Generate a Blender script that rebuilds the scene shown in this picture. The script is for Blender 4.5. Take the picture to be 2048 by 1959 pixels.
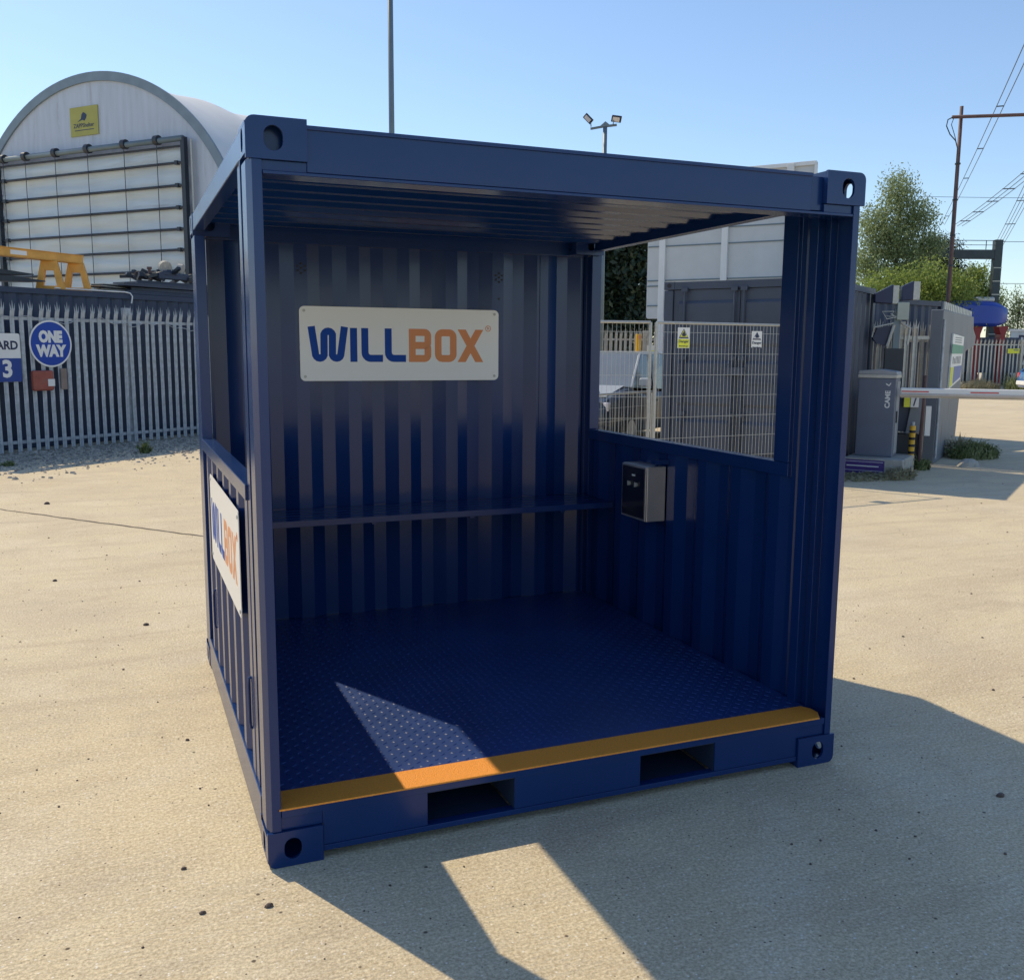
import bpy, math, random
from mathutils import Vector, Matrix
import numpy as np
random.seed(7); R_=random.Random(11)
sc=bpy.context.scene
for o in list(bpy.data.objects): bpy.data.objects.remove(o)
COL=sc.collection
# ------------------------------------------------------------------ camera
cam=bpy.data.cameras.new('camera'); co=bpy.data.objects.new('camera',cam); COL.objects.link(co)
cam.sensor_fit='HORIZONTAL'; cam.sensor_width=36; cam.lens=1914.12/2048*36; cam.clip_end=3000; cam.clip_start=.05
cr=((0.92573259,-0.37812118,0.00659933),(-0.048517,-0.13605132,-0.98951308),(0.3750537,0.91570433,-0.14429245))
m=Matrix(((cr[0][0],-cr[1][0],-cr[2][0]),(cr[0][1],-cr[1][1],-cr[2][1]),(cr[0][2],-cr[1][2],-cr[2][2])))
co.matrix_world=Matrix.Translation((-0.411998,-3.285196,1.848543))@m.to_4x4()
sc.camera=co
# ------------------------------------------------------------------ sky, sun, exposure
SUN=Vector((-.39,.797,1)).normalized()
w=bpy.data.worlds.new('World'); sc.world=w; w.use_nodes=True
nt=w.node_tree; bg=nt.nodes['Background']; sky=nt.nodes.new('ShaderNodeTexSky')
sky.sky_type='NISHITA'; sky.sun_disc=False; sky.sun_elevation=math.asin(SUN.z); sky.sun_rotation=math.atan2(SUN.x,SUN.y)
sky.altitude=0; sky.air_density=1.0; sky.dust_density=.35; sky.ozone_density=3.0
nt.links.new(sky.outputs[0],bg.inputs[0]); bg.inputs[1].default_value=.124
sl=bpy.data.lights.new('sun','SUN'); sl.energy=2.85; sl.angle=math.radians(.5); sl.color=(1,.85,.60)
so=bpy.data.objects.new('sun',sl); COL.objects.link(so); so.rotation_euler=SUN.to_track_quat('Z','Y').to_euler(); so.location=(-10,20,30)
sc.view_settings.view_transform='Standard'; sc.view_settings.look='None'; sc.view_settings.exposure=.45; sc.view_settings.gamma=1
sc.render.engine='CYCLES'
# ------------------------------------------------------------------ helpers
EN=((0.92539,-0.37902),(0.37902,0.92539))
def P(e,n,z=0): return (-.412+e*EN[0][0]+n*EN[1][0], -3.285+e*EN[0][1]+n*EN[1][1], z)   # yard plan axes (metres) to world
def ang(de,dn):
    x=de*EN[0][0]+dn*EN[1][0]; y=de*EN[0][1]+dn*EN[1][1]; return math.atan2(y,x)
class MB:
    def __init__(s): s.v=[]; s.f=[]; s.m=[]; s.mi=0
    def add(s,vs,fs):
        b=len(s.v); s.v+=[tuple(p) for p in vs]; s.f+=[tuple(b+i for i in f) for f in fs]; s.m+=[s.mi]*len(fs); return s
    def box(s,x0,y0,z0,x1,y1,z1,M=None):
        if x0>x1:x0,x1=x1,x0
        if y0>y1:y0,y1=y1,y0
        if z0>z1:z0,z1=z1,z0
        vs=[Vector(p) for p in((x0,y0,z0),(x1,y0,z0),(x1,y1,z0),(x0,y1,z0),(x0,y0,z1),(x1,y0,z1),(x1,y1,z1),(x0,y1,z1))]
        if M: vs=[M@p for p in vs]
        return s.add(vs,[(0,3,2,1),(4,5,6,7),(0,1,5,4),(1,2,6,5),(2,3,7,6),(3,0,4,7)])
    def prism(s,poly,a,b,ax='y',M=None):
        # poly in the two other axes; extruded from a to b along ax
        ar=sum(poly[i][0]*poly[(i+1)%len(poly)][1]-poly[(i+1)%len(poly)][0]*poly[i][1] for i in range(len(poly)))
        if ar<0: poly=poly[::-1]
        if a>b:a,b=b,a
        def q(u,v,t): return {'y':(u,t,v),'x':(t,u,v),'z':(u,v,t)}[ax]
        n=len(poly); vs=[Vector(q(u,v,a)) for u,v in poly]+[Vector(q(u,v,b)) for u,v in poly]
        if M: vs=[M@p for p in vs]
        fs=[tuple(range(n))[::-1],tuple(range(n,2*n))]+[(i,(i+1)%n,n+(i+1)%n,n+i) for i in range(n)]
        if ax=='y': fs=[f[::-1] for f in fs]
        return s.add(vs,fs)
    def tube(s,pts,r,n=8,r2=None,cap=True):
        pts=[Vector(p) for p in pts]; k=len(pts); b=[]; ref=None
        for i,p in enumerate(pts):
            d=(pts[min(i+1,k-1)]-pts[max(i-1,0)]).normalized()
            if ref is None: ref=d.orthogonal().normalized()
            ref=(ref-d*ref.dot(d)).normalized(); bi=d.cross(ref)
            rr=r if r2 is None else r+(r2-r)*i/(k-1)
            b+=[p+(ref*math.cos(2*math.pi*j/n)+bi*math.sin(2*math.pi*j/n))*rr for j in range(n)]
        fs=[(i*n+j,i*n+(j+1)%n,(i+1)*n+(j+1)%n,(i+1)*n+j) for i in range(k-1) for j in range(n)]
        if cap: fs+=[tuple(range(n))[::-1],tuple((k-1)*n+j for j in range(n))]
        return s.add(b,fs)
    def disc(s,c,r,axis,t,n=24):
        c=Vector(c); a=Vector(axis).normalized(); return s.tube([c-a*t/2,c+a*t/2],r,n)
    def loft(s,rings,cap=True):
        n=len(rings[0]); vs=[p for r in rings for p in r]
        fs=[(i*n+j,i*n+(j+1)%n,(i+1)*n+(j+1)%n,(i+1)*n+j) for i in range(len(rings)-1) for j in range(n)]
        if cap: fs+=[tuple(range(n))[::-1],tuple((len(rings)-1)*n+j for j in range(n))]
        return s.add(vs,fs)
    def build(s,name,mat,parent=None,bevel=0,smooth=False,loc=None,rz=0):
        me=bpy.data.meshes.new(name); me.from_pydata(s.v,[],s.f)
        mats=mat if isinstance(mat,(list,tuple)) else [mat]
        for q in mats: me.materials.append(q)
        if len(mats)>1: me.polygons.foreach_set('material_index',s.m)
        if smooth: me.polygons.foreach_set('use_smooth',[True]*len(me.polygons))
        me.update(); o=bpy.data.objects.new(name,me); COL.objects.link(o)
        if parent: o.parent=parent
        if loc: o.location=loc
        o.rotation_euler[2]=rz
        if bevel:
            b=o.modifiers.new('bevel','BEVEL'); b.width=bevel; b.segments=2; b.limit_method='ANGLE'; b.angle_limit=math.radians(40); b.harden_normals=True
        return o
def tag(o,label,cat=None,group=None,kind=None):
    if label:o['label']=label
    if cat:o['category']=cat
    if group:o['group']=group
    if kind:o['kind']=kind
    return o
def thing(name,label,cat,loc=(0,0,0),rz=0,group=None):
    o=bpy.data.objects.new(name,None); COL.objects.link(o); o.location=loc; o.rotation_euler[2]=rz; o.empty_display_size=.3
    return tag(o,label,cat,group)
def struct(o): o['kind']='structure'; return o
def copy_tree(o,parent=None):
    c=o.copy(); COL.objects.link(c); c.parent=parent
    for ch in o.children: copy_tree(ch,c)
    return c
# ------------------------------------------------------------------ materials
def newmat(name):
    m=bpy.data.materials.new(name); m.use_nodes=True; return m,m.node_tree,m.node_tree.nodes['Principled BSDF']
def mat(name,col,rough=.5,metal=0,var=.12,vs=3.,bump=0,bs=60.,coat=0,spec=.5,dirt=None,ds=1.5,dth=.55,rvar=0,stretch=None):
    m,t,b=newmat(name); N=t.nodes.new; L=t.links.new
    b.inputs['Roughness'].default_value=rough; b.inputs['Metallic'].default_value=metal
    b.inputs['Specular IOR Level'].default_value=spec
    if coat: b.inputs['Coat Weight'].default_value=coat; b.inputs['Coat Roughness'].default_value=.12
    tc=N('ShaderNodeTexCoord'); src=tc.outputs['Object']
    if stretch:
        mp=N('ShaderNodeMapping'); mp.inputs['Scale'].default_value=stretch; L(src,mp.inputs[0]); src=mp.outputs[0]
    nz=N('ShaderNodeTexNoise'); nz.inputs['Scale'].default_value=vs; nz.inputs['Detail'].default_value=6; L(src,nz.inputs['Vector'])
    mr=N('ShaderNodeMapRange'); mr.inputs[1].default_value=.3; mr.inputs[2].default_value=.7; mr.inputs[3].default_value=1-var; mr.inputs[4].default_value=1+var; L(nz.outputs[0],mr.inputs[0])
    mx=N('ShaderNodeVectorMath'); mx.operation='SCALE'; mx.inputs[0].default_value=col[:3]; L(mr.outputs[0],mx.inputs['Scale'])
    out=mx.outputs[0]
    if dirt:
        n2=N('ShaderNodeTexNoise'); n2.inputs['Scale'].default_value=ds; n2.inputs['Detail'].default_value=10; n2.inputs['Roughness'].default_value=.65; L(src,n2.inputs['Vector'])
        r2=N('ShaderNodeMapRange'); r2.inputs[1].default_value=dth; r2.inputs[2].default_value=dth+.12; L(n2.outputs[0],r2.inputs[0])
        mi=N('ShaderNodeMix'); mi.data_type='RGBA'; L(r2.outputs[0],mi.inputs[0]); L(out,mi.inputs[6]); mi.inputs[7].default_value=(*dirt,1); out=mi.outputs[2]
    L(out,b.inputs['Base Color'])
    if rvar:
        r3=N('ShaderNodeMapRange'); r3.inputs[3].default_value=rough-rvar; r3.inputs[4].default_value=rough+rvar; L(nz.outputs[0],r3.inputs[0]); L(r3.outputs[0],b.inputs['Roughness'])
    if bump:
        n3=N('ShaderNodeTexNoise'); n3.inputs['Scale'].default_value=bs; n3.inputs['Detail'].default_value=4; L(src,n3.inputs['Vector'])
        bp=N('ShaderNodeBump'); bp.inputs['Strength'].default_value=bump; bp.inputs['Distance'].default_value=.01; L(n3.outputs[0],bp.inputs['Height']); L(bp.outputs[0],b.inputs['Normal'])
    return m
BLUE=mat('navy_gloss_paint',(.0055,.030,.128),.23,var=.08,vs=2,bump=.22,bs=3.2,coat=.08,spec=.42,rvar=.06,dirt=(.022,.045,.11),ds=14,dth=.70)
BLUEF=mat('navy_floor_paint',(.012,.044,.180),.44,var=.12,vs=3,rvar=.1,dirt=(.03,.06,.16),ds=3,dth=.62)
ORANGE=mat('orange_grit',(.98,.36,.04),.42,var=.14,vs=140,bump=.6,bs=260)
SIGNW=mat('sign_white',(.84,.83,.80),.28,var=.02,vs=1)
LBLUE=mat('letter_blue',(.002,.06,.34),.55,var=.02,spec=.25)
LORG=mat('letter_orange',(.72,.24,.07),.3,var=.02)
STEEL=mat('steel_cabinet',(.66,.62,.58),.36,metal=.8,var=.06,vs=8,bump=.1,bs=150)
GLASSD=mat('dark_door_glass',(.012,.014,.025),.12,var=.1,vs=5,coat=.4)
GALV=mat('galvanised_steel',(.40,.44,.48),.5,metal=.25,var=.25,vs=9,dirt=(.20,.19,.17),ds=5,dth=.6,bump=.15,bs=80)
GALVL=mat('bright_galvanised',(.46,.46,.43),.4,metal=.35,var=.1,vs=20)
DKBLUE=mat('slate_blue_container',(.028,.046,.088),.5,var=.12,vs=2,dirt=(.045,.055,.075),ds=1.2,dth=.6)
DKGREY=mat('slate_grey_container',(.045,.060,.095),.5,var=.14,vs=2,dirt=(.07,.07,.08),ds=2.5,dth=.70,bump=.1,bs=12)
FABW=mat('shelter_wall_fabric',(.50,.55,.63),.55,var=.08,vs=2.5,stretch=(3,3,.35),dirt=(.38,.40,.44),ds=1.2,dth=.6,bump=.2,bs=3)
FABR=mat('shelter_roof_fabric',(.72,.72,.70),.55,var=.06,vs=.8,dirt=(.5,.49,.46),ds=.6,dth=.62)
FABD=mat('shelter_door_fabric',(.57,.63,.65),.5,var=.08,vs=2,stretch=(.25,.25,2.5),bump=.6,bs=2.2,dirt=(.45,.47,.48),ds=1.3,dth=.58)
ARCH=mat('arch_grey',(.19,.25,.30),.5,var=.1)
DARK=mat('dark_pipe',(.02,.028,.042),.45,var=.2)
BLACK=mat('black_rubber',(.012,.012,.014),.6,var=.2)
YEL=mat('worn_yellow_paint',(.70,.36,.07),.5,var=.12,vs=6,dirt=(.22,.09,.04),ds=6,dth=.66)
WHITE=mat('white_paint',(.78,.78,.76),.4,var=.04)
SBLUE=mat('traffic_blue',(.004,.052,.36),.35,var=.03)
SBLUE2=mat('board_blue',(.010,.05,.26),.4,var=.04)
NAVYT=mat('navy_text',(.01,.02,.07),.4)
REDF=mat('faded_red_plastic',(.33,.085,.06),.5,var=.2,vs=6,dirt=(.16,.10,.09),ds=5,dth=.55)
CONC=mat('concrete_block',(.40,.38,.34),.85,var=.15,vs=6,bump=.5,bs=40,dirt=(.22,.2,.18),ds=4,dth=.58)
PURP=mat('purple_paint',(.075,.035,.20),.6,var=.25,vs=10,dirt=(.35,.32,.36),ds=7,dth=.6,stretch=(1,1,6))
CABG=mat('barrier_grey',(.12,.145,.20),.45,var=.06,vs=3)
CABL=mat('barrier_lid_grey',(.30,.32,.35),.45,var=.08)
RUST=mat('rusty_brown_steel',(.13,.075,.07),.7,var=.25,vs=6,dirt=(.07,.06,.07),ds=4)
PANG=mat('gate_panel_grey',(.17,.185,.21),.55,var=.14,vs=2,stretch=(1,1,.3),dirt=(.13,.11,.11),ds=2,dth=.58)
REDP=mat('red_paint',(.25,.014,.022),.45,var=.1)
YBLK=mat('hazard_yellow',(.75,.42,.03),.5)
GREEN=mat('notice_green',(.06,.30,.20),.5)
NYEL=mat('notice_yellow',(.78,.78,.06),.5)
NBLUE=mat('notice_blue',(.10,.16,.42),.5)
TARP=mat('blue_hull_gloss',(.008,.045,.34),.35,var=.1,vs=1.5)
GANT=mat('gantry_green_grey',(.035,.055,.065),.6,var=.15)
MAST=mat('mast_grey',(.16,.21,.24),.5,metal=.2,var=.08)
CARB=mat('car_bright_blue',(.01,.12,.36),.25,coat=.6,var=.03)
CARS=mat('car_slate_blue',(.012,.024,.05),.3,coat=.3,var=.03)
CARW=mat('car_silver_roof',(.40,.43,.45),.3,coat=.5,var=.03)
CGLASS=mat('car_glass',(.03,.04,.05),.06,coat=.6,var=.1)
CSCREEN=mat('car_windscreen_pale',(.15,.18,.21),.15,coat=.6,var=.08)  # windscreen in a flat grey, paler than the other car glass
LAMPW=mat('lamp_lens',(.75,.72,.74),.15,coat=.5)
LAMPR=mat('tail_lamp_red',(.5,.01,.03),.15,coat=.6)
TIMB=mat('weathered_timber',(.42,.40,.36),.8,var=.3,vs=8,stretch=(8,8,.6))
BARK=mat('bark',(.11,.09,.07),.9,var=.3,vs=10)
def leafmat(name,c,c2,tr=.35):
    m,t,b=newmat(name); N=t.nodes.new; L=t.links.new
    g=N('ShaderNodeNewGeometry'); mi=N('ShaderNodeMix'); mi.data_type='RGBA'; L(g.outputs['Random Per Island'],mi.inputs[0]); mi.inputs[6].default_value=(*c,1); mi.inputs[7].default_value=(*c2,1)
    L(mi.outputs[2],b.inputs['Base Color']); b.inputs['Roughness'].default_value=.5
    ts=N('ShaderNodeBsdfTranslucent'); L(mi.outputs[2],ts.inputs[0]); ms=N('ShaderNodeMixShader'); ms.inputs[0].default_value=tr
    out=t.nodes['Material Output']; L(b.outputs[0],ms.inputs[1]); L(ts.outputs[0],ms.inputs[2]); L(ms.outputs[0],out.inputs[0]); return m
LEAFL=leafmat('leaf_willow',(.17,.22,.10),(.33,.40,.20),.5)
LEAFG=leafmat('leaf_yellow_green',(.17,.24,.05),(.34,.42,.11),.5)
LEAFD=leafmat('leaf_dark',(.03,.055,.03),(.08,.11,.05),.2)
LEAFE=leafmat('leaf_evergreen',(.018,.04,.025),(.05,.075,.035),.15)
GRASS=leafmat('weed_green',(.11,.16,.05),(.30,.32,.15))
DRYG=leafmat('dry_grass',(.30,.27,.16),(.42,.38,.25))
# ground
def groundmat():
    m,t,b=newmat('sandy_concrete'); N=t.nodes.new; L=t.links.new
    tc=N('ShaderNodeTexCoord'); O=tc.outputs['Object']
    def noise(sc_,d=6,r=.5,v=O,dist=0):
        n=N('ShaderNodeTexNoise'); n.inputs['Scale'].default_value=sc_; n.inputs['Detail'].default_value=d; n.inputs['Roughness'].default_value=r; n.inputs['Distortion'].default_value=dist; L(v,n.inputs['Vector']); return n.outputs[0]
    def mr(x,a,b_,c=0,d=1):
        n=N('ShaderNodeMapRange'); n.inputs[1].default_value=a; n.inputs[2].default_value=b_; n.inputs[3].default_value=c; n.inputs[4].default_value=d; L(x,n.inputs[0]); return n.outputs[0]
    def mix(f,a,b_,mode='MIX'):
        n=N('ShaderNodeMix'); n.data_type='RGBA'; n.blend_type=mode
        if hasattr(f,'links'): L(f,n.inputs[0])
        else: n.inputs[0].default_value=f
        for k,x in((6,a),(7,b_)):
            if isinstance(x,tuple): n.inputs[k].default_value=(*x,1)
            else: L(x,n.inputs[k])
        return n.outputs[2]
    mp=N('ShaderNodeMapping'); mp.inputs['Rotation'].default_value=(0,0,.5); mp.inputs['Scale'].default_value=(1,7,1); L(O,mp.inputs[0]); S=mp.outputs[0]
    mp2=N('ShaderNodeMapping'); mp2.inputs['Rotation'].default_value=(0,0,.25); mp2.inputs['Scale'].default_value=(1,2.4,1); L(O,mp2.inputs[0]); S2=mp2.outputs[0]
    c=mix(mr(noise(.35,8,.6),.35,.65),(.85,.715,.45),(.72,.585,.36))
    c=mix(mr(noise(1.3,8,.7,dist=.6),.44,.66,0,.65),c,(.58,.47,.32))
    c=mix(mr(noise(5,7,.7,v=S),.45,.75,0,.7),c,(.88,.77,.56))
    c=mix(mr(noise(.9,5,.5,v=S),.55,.75,0,.4),c,(.47,.40,.30))
    c=mix(mr(noise(.5,5,.6,dist=2.5),.50,.62,0,.35),c,(.90,.80,.60))
    c=mix(mr(noise(2.2,7,.7,dist=1.2),.60,.72,0,.45),c,(.52,.42,.30))
    mp3=N('ShaderNodeMapping'); mp3.inputs['Rotation'].default_value=(0,0,-.75); mp3.inputs['Scale'].default_value=(1,5,1); L(O,mp3.inputs[0])
    c=mix(mr(noise(.55,6,.65,v=mp3.outputs[0],dist=.8),.52,.66,0,.55),c,(.56,.44,.29))
    c=mix(mr(noise(.28,4,.6,dist=1.5),.52,.60,0,.35),c,(.60,.50,.38))
    # fine sandy grain
    c=mix(mr(noise(85,3,.75),.37,.63),mix(.46,c,(.20,.15,.10)),mix(.30,c,(.95,.87,.68)))
    c=mix(mr(noise(30,5,.75,v=S2),.36,.62),mix(.28,c,(.22,.17,.115)),c)
    # dark grit and light stone specks
    def specks(scale,th,prob):
        v=N('ShaderNodeTexVoronoi'); v.inputs['Scale'].default_value=scale; L(O,v.inputs['Vector'])
        s=mr(v.outputs['Distance'],th,th*.6); sp=N('ShaderNodeSeparateColor'); L(v.outputs['Color'],sp.inputs[0])
        g=N('ShaderNodeMath'); g.operation='LESS_THAN'; g.inputs[1].default_value=prob; L(sp.outputs[0],g.inputs[0])
        q=N('ShaderNodeMath'); q.operation='MULTIPLY'; L(s,q.inputs[0]); L(g.outputs[0],q.inputs[1]); return q.outputs[0]
    c=mix(specks(48,.22,.07),c,(.09,.07,.055))
    c=mix(specks(17,.15,.07),c,(.14,.11,.08))
    c=mix(specks(75,.32,.10),c,(.80,.75,.66))
    c=mix(specks(34,.20,.06),c,(.74,.70,.62))
    L(c,b.inputs['Base Color']); b.inputs['Roughness'].default_value=.85; b.inputs['Specular IOR Level'].default_value=.3
    h1=noise(60,4,.7); h2=noise(9,6,.6,v=S)
    ad=N('ShaderNodeMath'); ad.operation='MULTIPLY_ADD'; L(h2,ad.inputs[0]); ad.inputs[1].default_value=.7; L(h1,ad.inputs[2])
    bp=N('ShaderNodeBump'); bp.inputs['Strength'].default_value=.75; bp.inputs['Distance'].default_value=.007; L(ad.outputs[0],bp.inputs['Height']); L(bp.outputs[0],b.inputs['Normal'])
    return m
GROUND=groundmat()
JOINT=mat('joint_dirt',(.16,.13,.10),.9,var=.3,vs=8)
GRAV=leafmat('stone_mix',(.16,.15,.13),(.50,.45,.38),0)
PEB=leafmat('dark_pebble',(.05,.035,.03),(.12,.08,.06),0)
# ------------------------------------------------------------------ ground
g=MB(); g.add([(-250,-60,0),(400,-60,0),(400,500,0),(-250,500,0)],[(0,1,2,3)]); struct(g.build('ground',GROUND))
def joint(pts,wd,name='slab_joint'):
    m=MB(); L=[]
    for (a,b) in zip(pts[:-1],pts[1:]):
        k=max(2,int(math.dist(a,b)/.12))
        L+=[(a[0]+(b[0]-a[0])*i/k,a[1]+(b[1]-a[1])*i/k) for i in range(k)]
    L.append(pts[-1]); vs=[]
    for i,p in enumerate(L):
        q=L[min(i+1,len(L)-1)]; r=L[max(i-1,0)]; d=Vector((q[0]-r[0],q[1]-r[1])).normalized(); n=Vector((-d.y,d.x))
        o=R_.uniform(-.4,.4)*wd; ww=wd*R_.uniform(.45,1.2); c=Vector(p)+n*o
        vs+=[(c.x+n.x*ww/2,c.y+n.y*ww/2,.004),(c.x-n.x*ww/2,c.y-n.y*ww/2,.004)]
    m.add(vs,[(2*i,2*i+1,2*i+3,2*i+2) for i in range(len(L)-1)]); return struct(m.build(name,JOINT))
joint([(-7,15.3),(-1.74,8.98),(.26,6.55),(4,2.0)],.03)
def stones(name,n,fn,mt,lo,hi,flat=.6,kind='stuff'):
    vs=[];fs=[]
    for i in range(n):
        x,y=fn(); s=R_.uniform(lo,hi)*(1 if R_.random()<.9 else 1.7); a=R_.uniform(0,6.28); b=len(vs)
        base=[(1,0,0),(.3,.8,.0),(-.8,.5,0),(-.7,-.6,0),(.4,-.9,0)]
        for q in base: 
            k=R_.uniform(.75,1.2); vs.append((x+s*k*(q[0]*math.cos(a)-q[1]*math.sin(a)),y+s*k*(q[0]*math.sin(a)+q[1]*math.cos(a)),-.002))
        tz=s*flat
        for q in base:
            k=R_.uniform(.45,.75); vs.append((x+s*k*(q[0]*math.cos(a)-q[1]*math.sin(a)),y+s*k*(q[0]*math.sin(a)+q[1]*math.cos(a)),tz*R_.uniform(.8,1.2)))
        fs+=[(b+j,b+(j+1)%5,b+5+(j+1)%5,b+5+j) for j in range(5)]+[(b+5,b+6,b+7,b+8,b+9)]
    m=MB(); m.add(vs,fs); o=m.build(name,mt)
    if kind:o['kind']=kind
    return o
F0=(-8.79,16.59); FD=(.507,.862); FN=(.862,-.507)     # palisade fence line on the left, plan axes
def strip():
    s=R_.uniform(-3,7.5); t=min(abs(R_.gauss(0,1.2)),3.6); p=P(F0[0]+FD[0]*s+FN[0]*t,F0[1]+FD[1]*s+FN[1]*t); return p[0],p[1]
stones('gravel',9000,strip,GRAV,.010,.032)
def yard():
    while True:
        e=R_.uniform(-8,9); n=R_.uniform(2,16); p=P(e,n)
        if not(-.1<p[0]<2.63 and -.1<p[1]<2.63): return p[0],p[1]
o=stones('grit',1700,yard,PEB,.0025,.008); 
# ------------------------------------------------------------------ main shelter container
W=2.528; D=2.53; H=2.591
S=thing('shelter_container','open fronted navy blue shipping container shelter standing on the yard with orange step edge','container shelter',(0,0,0))
def ray_poly(poly,a):
    d=(math.cos(a),math.sin(a)); best=None
    for i in range(len(poly)):
        p=poly[i];q=poly[(i+1)%len(poly)]; ex,ey=q[0]-p[0],q[1]-p[1]; den=d[0]*ey-d[1]*ex
        if abs(den)<1e-12: continue
        t=(p[0]*ey-p[1]*ex)/den; u=(p[0]*d[1]-p[1]*d[0])/den
        if t>0 and -1e-9<=u<=1+1e-9 and (best is None or t>best): best=t
    return (d[0]*best,d[1]*best)
def rrect(w,h,r,n=5,corners=(1,1,1,1)):
    pts=[]
    for ci,(cx,cy,a0) in enumerate(((w/2,h/2,0),(-w/2,h/2,90),(-w/2,-h/2,180),(w/2,-h/2,270))):
        rr=r if corners[ci] else .0015
        sx=cx-math.copysign(rr,cx); sy=cy-math.copysign(rr,cy)
        for k in range(n+1):
            a=math.radians(a0+90*k/n); pts.append((sx+rr*math.cos(a),sy+rr*math.sin(a)))
    return pts
def holed(m,outer,inner_c,inner,M,t):
    ang_=sorted(set([round(math.atan2(p[1]-inner_c[1],p[0]-inner_c[0]),5) for p in outer]+[round(-math.pi+2*math.pi*k/28+.001,5) for k in range(28)]))
    oc=[(p[0]-inner_c[0],p[1]-inner_c[1]) for p in outer]
    A=[ray_poly(oc,a) for a in ang_]; B=[ray_poly(inner,a) for a in ang_]; n=len(ang_); vs=[]
    for z in (0,t):
        for L in (A,B): vs+=[M@Vector((p[0]+inner_c[0],p[1]+inner_c[1],z)) for p in L]
    fs=[]
    for j in range(n):
        k=(j+1)%n
        fs+=[(j,k,n+k,n+j)[::-1],(2*n+j,2*n+k,3*n+k,3*n+j),(j,k,2*n+k,2*n+j),(n+j,n+k,3*n+k,3*n+j)[::-1]]
    m.add(vs,fs)
def oval(w,h,n=10):
    r=w/2; return [(r*math.cos(a),(h/2-r)+r*math.sin(a)) for a in [math.pi*k/n for k in range(n+1)]]+[(r*math.cos(a),-(h/2-r)+r*math.sin(a)) for a in [math.pi+math.pi*k/n for k in range(n+1)]]
def casting(sx,sy,top):
    m=MB(); cw,cd,ch=.20,.178,.134
    x0=0 if sx<0 else W-cw; y0=0 if sy<0 else D-cd; z0=H-ch if top else 0
    cx,cy,cz=x0+cw/2,y0+cd/2,z0+ch/2; t=.014
    # front/back plates (local x,z), side plates, top/bottom plates
    rad=.03
    cf=[0,0,0,0]
    # rounded outer vertical-plane corner: the one away from the container middle
    if sx>0: cf[0 if top else 3]=1
    else: cf[1 if top else 2]=1
    for s in(-1,1):
        M=Matrix.Translation((cx,cy+s*(cd/2)-(t if s>0 else 0),cz))@Matrix(((1,0,0),(0,0,1),(0,1,0))).to_4x4()
        holed(m,rrect(cw-.001,ch,rad,5,cf),(-.01*sx*-1,0),oval(.062,.08),M,t)
    cg=[0,0,0,0]
    if sy>0: cg[0 if top else 3]=1
    else: cg[1 if top else 2]=1
    for s in(-1,1):
        M=Matrix.Translation((cx+s*(cw/2-.0005)-(t if s>0 else 0),cy,cz))@Matrix(((0,0,1),(1,0,0),(0,1,0))).to_4x4()
        holed(m,rrect(cd-2*t-.001,ch-(rad if False else 0)-.004,.012,4,(1,1,1,1)) if False else rrect(cd-2*t,ch-.034 if s*sx>0 else ch-.006,.001,2),(0,0),oval(.05,.078),M,t)
    for s in(-1,1):
        if s>0: m.box(x0+ (rad if sx<0 and top else .014),y0+t+.0005,z0+ch-t-.003,x0+cw-(rad if sx>0 and top else .014),y0+cd-t-.0005,z0+ch-.002)
        else: m.box(x0+(rad if sx<0 and not top else .014),y0+t+.0005,z0+.002,x0+cw-(rad if sx>0 and not top else .014),y0+cd-t-.0005,z0+t)
    # rounded edge filler along y
    ex=x0 if sx<0 else x0+cw; ez=z0+ch if top else z0; ang0={(-1,1):90,(1,1):0,(-1,0):180,(1,0):270}[(sx,1 if top else 0)]
    ccx=ex-sx*rad; ccz=ez-(rad if top else -rad); arc=[(ccx+rad*math.cos(math.radians(ang0+15*k)),ccz+rad*math.sin(math.radians(ang0+15*k))) for k in range(7)]
    inn=[(ccx+(rad-.012)*math.cos(math.radians(ang0+15*k)),ccz+(rad-.012)*math.sin(math.radians(ang0+15*k))) for k in range(7)]
    m.prism(arc+inn[::-1],y0+t+.0008,y0+cd-t-.0008,'y')
    if sx<0 and sy<0 and top: m.box(.03,.055,H-.115,.17,.10,H-.02)
    return m.build('corner_casting',BLUE,S,bevel=.002)
for sx in(-1,1):
    for sy in(-1,1):
        for top in(0,1): casting(sx,sy,top)
def mx(p,f): return [((W-q[0]) if f else q[0],q[1]) for q in p]
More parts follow.
